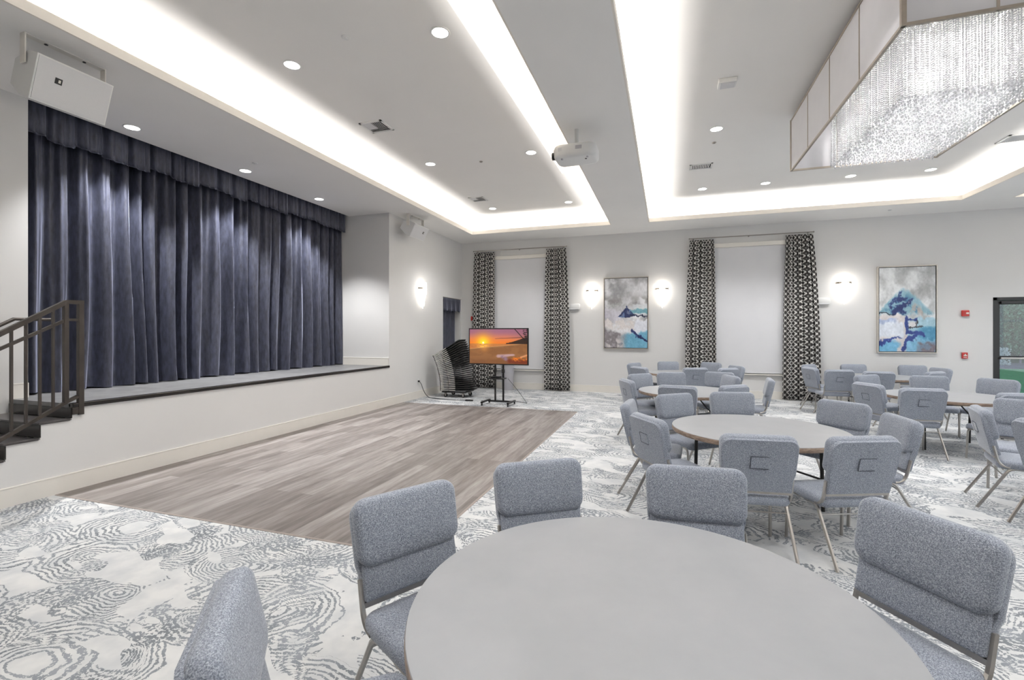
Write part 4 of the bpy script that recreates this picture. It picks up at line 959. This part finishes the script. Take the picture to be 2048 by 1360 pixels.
# ------------------------------------------------------------------ banquet tables
RT, ZTT = 0.745, 0.71
tb0 = None
def table(x, y, rz, label):
    global tb0
    if tb0 is not None: return dup(tb0, (x, y, 0), rz, label)
    t = tb0 = thing('round_table', label, 'table', (x, y, 0), rz, 'round folding banquet tables')
    MB().lathe([(0.0, ZTT - 0.006), (RT - 0.02, ZTT - 0.006), (RT - 0.002, ZTT - 0.004), (RT - 0.004, ZTT - 0.001), (RT - 0.012, ZTT), (0.0, ZTT)], 96).obj('tabletop', 'laminate', t, True)
    MB().lathe([(RT - 0.03, ZTT - 0.046), (RT - 0.004, ZTT - 0.044), (RT, ZTT - 0.038), (RT, ZTT - 0.012), (RT - 0.003, ZTT - 0.005), (RT - 0.03, ZTT - 0.0065)], 96, cap=False).obj('edge_band', 'edge', t, True)
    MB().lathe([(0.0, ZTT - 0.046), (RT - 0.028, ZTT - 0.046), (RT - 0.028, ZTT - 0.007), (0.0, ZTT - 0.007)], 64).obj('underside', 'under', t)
    b = MB()
    for s in (-1, 1): b.box((-0.5, s * 0.3 - 0.02, ZTT - 0.10), (0.5, s * 0.3 + 0.02, ZTT - 0.046)); b.box((s * 0.46 - 0.02, -0.3, ZTT - 0.10), (s * 0.46 + 0.02, 0.3, ZTT - 0.046))
    b.obj('apron', 'black', t)
    for sx in (-1, 1):
        for sy in (-1, 1):
            MB().tube([(sx * 0.44, sy * 0.28, ZTT - 0.06), (sx * 0.44, sy * 0.30, 0.0)], 0.016, 10).obj('leg', 'black', t, True)
        MB().tube([(sx * 0.44, -0.29, 0.28), (sx * 0.44, 0.29, 0.28)], 0.01, 8).obj('leg_brace', 'black', t, True)
        MB().tube(arc((sx * 0.44, 0, 0.285), (sx * 0.30, 0, 0.38), (sx * 0.10, 0, ZTT - 0.06), 8), 0.010, 8).obj('folding_strut', 'black', t, True)
    return t
T = {1: (-0.085, 1.573), 2: (0.79, 4.84), 3: (0.32, 7.62), 4: (0.33, 10.98), 5: (3.74, 8.16), 7: (4.08, 11.28)}
table(*T[1], 0.4, 'big bare grey round table filling the front of the room, ringed by five chairs')
table(*T[2], 0.6, 'round table with brown edge just beyond the big front table')
table(*T[3], 0.2, 'third round table back, in line between front tables and the first painting')
table(*T[4], 0.9, 'pale round table deepest in the room, before the window between the paintings')
table(*T[5], 0.1, 'round table toward the glass door, the door-side table')
table(*T[7], 0.5, 'round table by the far wall under the second painting')

# ------------------------------------------------------------------ upholstered chairs; origin on the floor under the top of the back, facing local +y
RC = R(12.5); UP = Vector((0, -math.sin(RC), math.cos(RC))); FW = Vector((0, math.cos(RC), math.sin(RC)))
ZTOP, ZBOT = 0.885, 0.487
LB = (ZTOP - ZBOT) / math.cos(RC); BASE = Vector((0, LB * math.sin(RC), ZBOT))
BP = lambda x, s, d: BASE + Vector((x, 0, 0)) + UP * s + FW * d
def make_chair(label, group):
    t = thing('banquet_chair', label, 'chair', (0, 0, 0), 0, group)
    MB().cushion(0.485, LB - 0.13, 0.082, 0.062, 0.030, lambda x, y, d: BP(x, 0.13 + y, 0.022 + d - 0.018 * (1 - (x / 0.26) ** 2)), top_w=0.505, bulge=0.012).obj('backrest', 'fabric', t, True)
    MB().cushion(0.455, 0.15, 0.05, 0.012, 0.012, lambda x, y, d: BP(x, y, 0.005 + d), bulge=0.006).obj('lumbar_pad', 'fabric', t, True)
    o = [(-0.228, 0.0), (0.228, 0.0), (0.230, 0.08), (0.233, 0.11), (0.242, 0.14), (0.247, 0.28), (0.249, LB - 0.075)]
    o += [(0.186 + 0.063 * math.cos(R(a)), LB - 0.075 + 0.063 * math.sin(R(a))) for a in (20, 40, 60, 80)]
    o = o + [(-x, s) for x, s in o[::-1][:-2]]
    def sh(x, s, d): return BP(x, s, d - 0.018 * (1 - (x / 0.26) ** 2) * min(1, s / 0.2))
    b = MB(); n = len(o); vs = []
    for q, d in ((0.985, 0.008), (1.0, -0.004), (1.0, -0.024), (0.975, -0.032)):
        vs += [sh(x * q, (s - LB / 2) * q + LB / 2, d) for x, s in o]
    fs = [(i * n + k, i * n + (k + 1) % n, (i + 1) * n + (k + 1) % n, (i + 1) * n + k) for i in range(3) for k in range(n)]
    vs += [sh(0, LB / 2, -0.034), sh(0, LB / 2, 0.008)]; c = 4 * n
    fs += [(3 * n + k, 3 * n + (k + 1) % n, c) for k in range(n)] + [(k, (k + 1) % n, c + 1) for k in range(n)]
    b.add(vs, fs).obj('back_panel', 'fabric', t, True)
    pk = MB().cushion(0.115, 0.085, 0.006, 0.006, 0.002, lambda x, y, d: BP(x, 0.19 + y, -0.050 - d)).obj('card_pocket', 'fabric', t, True)
    b = MB()
    for a, c2 in (((-0.058, 0.188), (0.058, 0.188)), ((-0.058, 0.277), (0.058, 0.277)), ((-0.058, 0.188), (-0.058, 0.277))): b.tube([BP(a[0], a[1], -0.053), BP(c2[0], c2[1], -0.053)], 0.0022, 5)
    b.obj('seam', simple('pocket_seam', (70, 73, 82), 0.9), pk)
    MB().cushion(0.485, 0.455, 0.078, 0.06, 0.030, lambda x, y, d: (x, 0.085 + y, 0.410 + d - 0.012 * max(0, (y - 0.33) / 0.12)), top_w=0.465, bulge=0.014).obj('seat', 'fabric', t, True)
    b = MB().tube([BP(-0.228, -0.012, -0.006), BP(0.228, -0.012, -0.006)], 0.011, 4, sq=True)
    for s in (-1, 1):
        x = 0.232 * s
        b.tube([BP(x, 0.09, -0.004), BP(x, 0.0, -0.004)] + arc(BP(x, -0.02, -0.004), (x, 0.105, 0.395), (x, 0.17, 0.392), 5), 0.012, 6)
    b.obj('back_frame', 'chrome', t)
    b = MB()
    for s in (-1, 1): b.tube([(0.222 * s, 0.15, 0.385), (0.222 * s, 0.47, 0.383)], 0.011, 6)
    b.tube([(-0.222, 0.12, 0.388), (0.222, 0.12, 0.388)], 0.011, 4, sq=True); b.tube([(-0.222, 0.44, 0.380), (0.222, 0.44, 0.380)], 0.010, 6)
    b.obj('seat_frame', 'chrome', t)
    for s in (-1, 1):
        x = 0.222 * s
        MB().tube([(x, 0.26, 0.384)] + arc((x, 0.22, 0.384), (x, 0.165, 0.384), (x * 1.01, 0.145, 0.335), 5) + [(x * 1.06, -0.045, 0.0)], 0.0125, 6).obj('leg', 'chrome', t, True)
        MB().tube([(x, 0.36, 0.381)] + arc((x, 0.42, 0.381), (x, 0.475, 0.381), (x, 0.482, 0.33), 5) + [(x * 1.02, 0.50, 0.0)], 0.0125, 6).obj('leg', 'chrome', t, True)
    MB().tube([(-0.222, 0.128, 0.318), (0.222, 0.128, 0.318)], 0.0055, 8).obj('stretcher', 'chrome', t, True)
    return t
G = {1: 'chairs at the big front table', 2: 'chairs at the brown-edged table beyond the front one', 3: 'chairs at the third table back', 4: 'chairs at the pale table deepest in the room', 5: 'chairs at the table toward the glass door', 6: 'chairs at the table mostly out of frame', 7: 'chairs at the table under the second painting'}
CH = [  # x, y, facing (degrees), table, label
 (-1.12, 0.91, 40, 1, 'grey chair at the big front table, seen edge-on, cropped by the frame bottom'),
 (-1.149, 1.879, -30, 1, 'grey chair at the big front table with its seat showing, beside the wood floor corner'),
 (-0.693, 2.528, -55, 1, 'grey chair at the big front table overlapping the long edge of the wood floor'),
 (0.137, 2.681, -85, 1, 'grey chair at the big front table, overlapping the chair backs of the next table'),
 (0.985, 2.26, -146, 1, 'grey chair with metal rail under its back, facing the stage across the big front table'),
 (-0.40, 4.97, -4, 2, 'grey chair seen edge-on on the stage side of the brown-edged table'),
 (-0.174, 4.122, 33, 2, 'chair with slit seam on its back, on the stage side of the brown-edged table'),
 (0.058, 5.751, -49, 2, 'light grey chair facing the room across the brown-edged table, on the stage side'),
 (0.725, 6.134, -78, 2, 'light grey chair centred behind the brown-edged table'),
 (0.603, 3.598, 97, 2, 'chair back with square pocket, between the big front table and the brown-edged table'),
 (1.281, 3.771, 112, 2, 'chair with square back pocket and its seat side showing, at the brown-edged table'),
 (1.90, 4.796, -176, 2, 'grey chair seen from its side facing the stage at the brown-edged table'),
 (1.744, 5.668, -137, 2, 'light grey chair behind the brown-edged table, under the second window curtain'),
 (-0.594, 7.231, 24, 3, 'grey chair seen from behind at an angle, on the stage side of the third table'),
 (-0.46, 8.338, -45, 3, 'light grey chair at the far stage-side edge of the third table'),
 (0.062, 8.80, -75, 3, 'light grey chair behind the third table, before the pale table'),
 (0.90, 9.12, -112, 3, 'light grey chair behind the third table, half covered by another light chair back'),
 (1.02, 8.45, -160, 3, 'light grey chair overlapping a like one at the far side of the third table'),
 (0.87, 6.90, 132, 3, 'grey chair on the door side of the third table, turned to the stage'),
 (0.127, 6.60, 80, 3, 'dark grey chair back in front of the third table, behind a light chair'),
 (1.52, 8.05, 174, 3, 'grey chair pulled out from the third table, seen edge-on against the bare wall'),
 (0.02, 12.0, -82, 4, 'light grey chair behind the pale table, below the first painting'),
 (1.00, 12.0, -125, 4, 'light grey chair behind the pale table, before the patterned curtain foot'),
 (-0.75, 11.25, -28, 4, 'light grey chair at the stage side of the pale table, below the first sconce'),
 (-0.56, 9.95, 42, 4, 'dark chair top overlapping a lighter chair at the stage side of the pale table'),
 (0.545, 10.02, 108, 4, 'dark grey chair back standing out against the pale table'),
 (1.17, 10.15, 130, 4, 'dark thin chair top on the door side of the pale table'),
 (1.42, 10.95, 205, 4, 'grey chair by the window sill at the door side of the pale table'),
 (4.06, 9.42, -97, 5, 'light grey chair behind the door-side table, below the second painting'),
 (4.80, 9.10, -145, 5, 'grey chair in front of the glass door opening'),
 (3.082, 7.257, 92, 5, 'dark chair back with its silver legs showing, before the door-side table'),
 (2.64, 7.751, 22, 5, 'chair with slit seam on its back, on the stage side of the door-side table'),
 (3.155, 9.32, -55, 5, 'light grey chair peeking above the slit-backed chair at the door-side table'),
 (3.93, 7.03, 100, 5, 'dark chair back at the door-side table, partly behind a light chair'),
 (3.60, 6.38, -125, 6, 'light grey chair facing the room beside the edge-on chair at the frame edge'),
 (2.80, 5.62, -16, 6, 'grey chair seen edge-on with splayed silver legs, near the frame edge'),
 (2.83, 4.84, 14, 6, 'grey chair cut by the frame edge showing its back and one splayed leg'),
 (3.93, 12.3, -85, 7, 'light grey chair against the far wall between sconce and second painting'),
 (5.02, 12.32, -95, 7, 'light grey chair directly below the second painting'),
 (3.103, 10.353, 97, 7, 'dark chair back with silver rail, before the table under the second painting'),
 (3.644, 10.121, 93, 7, 'dark chair back behind light chair tops at the table under the second painting'),
 (2.727, 10.896, 15, 7, 'dark grey chair with thin legs showing before the patterned curtain'),
 (2.97, 11.95, -40, 7, 'light grey chair tucked behind the dark chair by the patterned curtain'),
 (4.62, 10.42, 128, 7, 'dark chair top at the door side of the table under the second painting'),
 (5.20, 11.55, 192, 7, 'sliver of a grey chair top behind the dark one, beyond the second painting'),
]
ch0 = None
for x, y, f, k, lb in CH:
    rz = R(f - 90)
    if ch0 is None: ch0 = make_chair(lb, G[k]); ch0.location = (x, y, 0); ch0.rotation_euler = (0, 0, rz)
    else: dup(ch0, (x, y, 0), rz, lb, G[k])

# ------------------------------------------------------------------ daylight and camera
for y0, y1 in WIN: area((XR - 0.02, (y0 + y1) / 2, 1.9), (0, R(90), 0), 2.8, y1 - y0, 40, (0.86, 0.93, 1.0))  # unseen area lamps added just inside the windows to stand for daylight
wd = bpy.data.worlds.new('sky'); S.world = wd; wd.use_nodes = True; nt = wd.node_tree
bg = nt.nodes['Background']; sk = nt.nodes.new('ShaderNodeTexSky')
try: sk.sky_type = 'NISHITA'; sk.sun_elevation = R(48); sk.sun_rotation = R(200); sk.sun_disc = False
except Exception: pass
nt.links.new(sk.outputs[0], bg.inputs[0]); bg.inputs[1].default_value = 0.15
cam = bpy.data.cameras.new('camera'); co = bpy.data.objects.new('camera', cam); COL.objects.link(co)
co.location = (0, 0, 1.6); co.rotation_euler = (R(90), 0, R(18.33)); cam.sensor_width = 36; cam.lens = 936.1 / 2048 * 36; cam.shift_y = -15.6 / 2048; cam.clip_start = 0.05
S.camera = co
S.view_settings.view_transform = 'Standard'; S.view_settings.look = 'None'; S.view_settings.gamma = 1.0; S.view_settings.exposure = 0.22; S.view_settings.use_curve_mapping = False
S.cycles.max_bounces = 8; S.cycles.diffuse_bounces = 5; S.cycles.transparent_max_bounces = 20; S.cycles.sample_clamp_indirect = 6.0
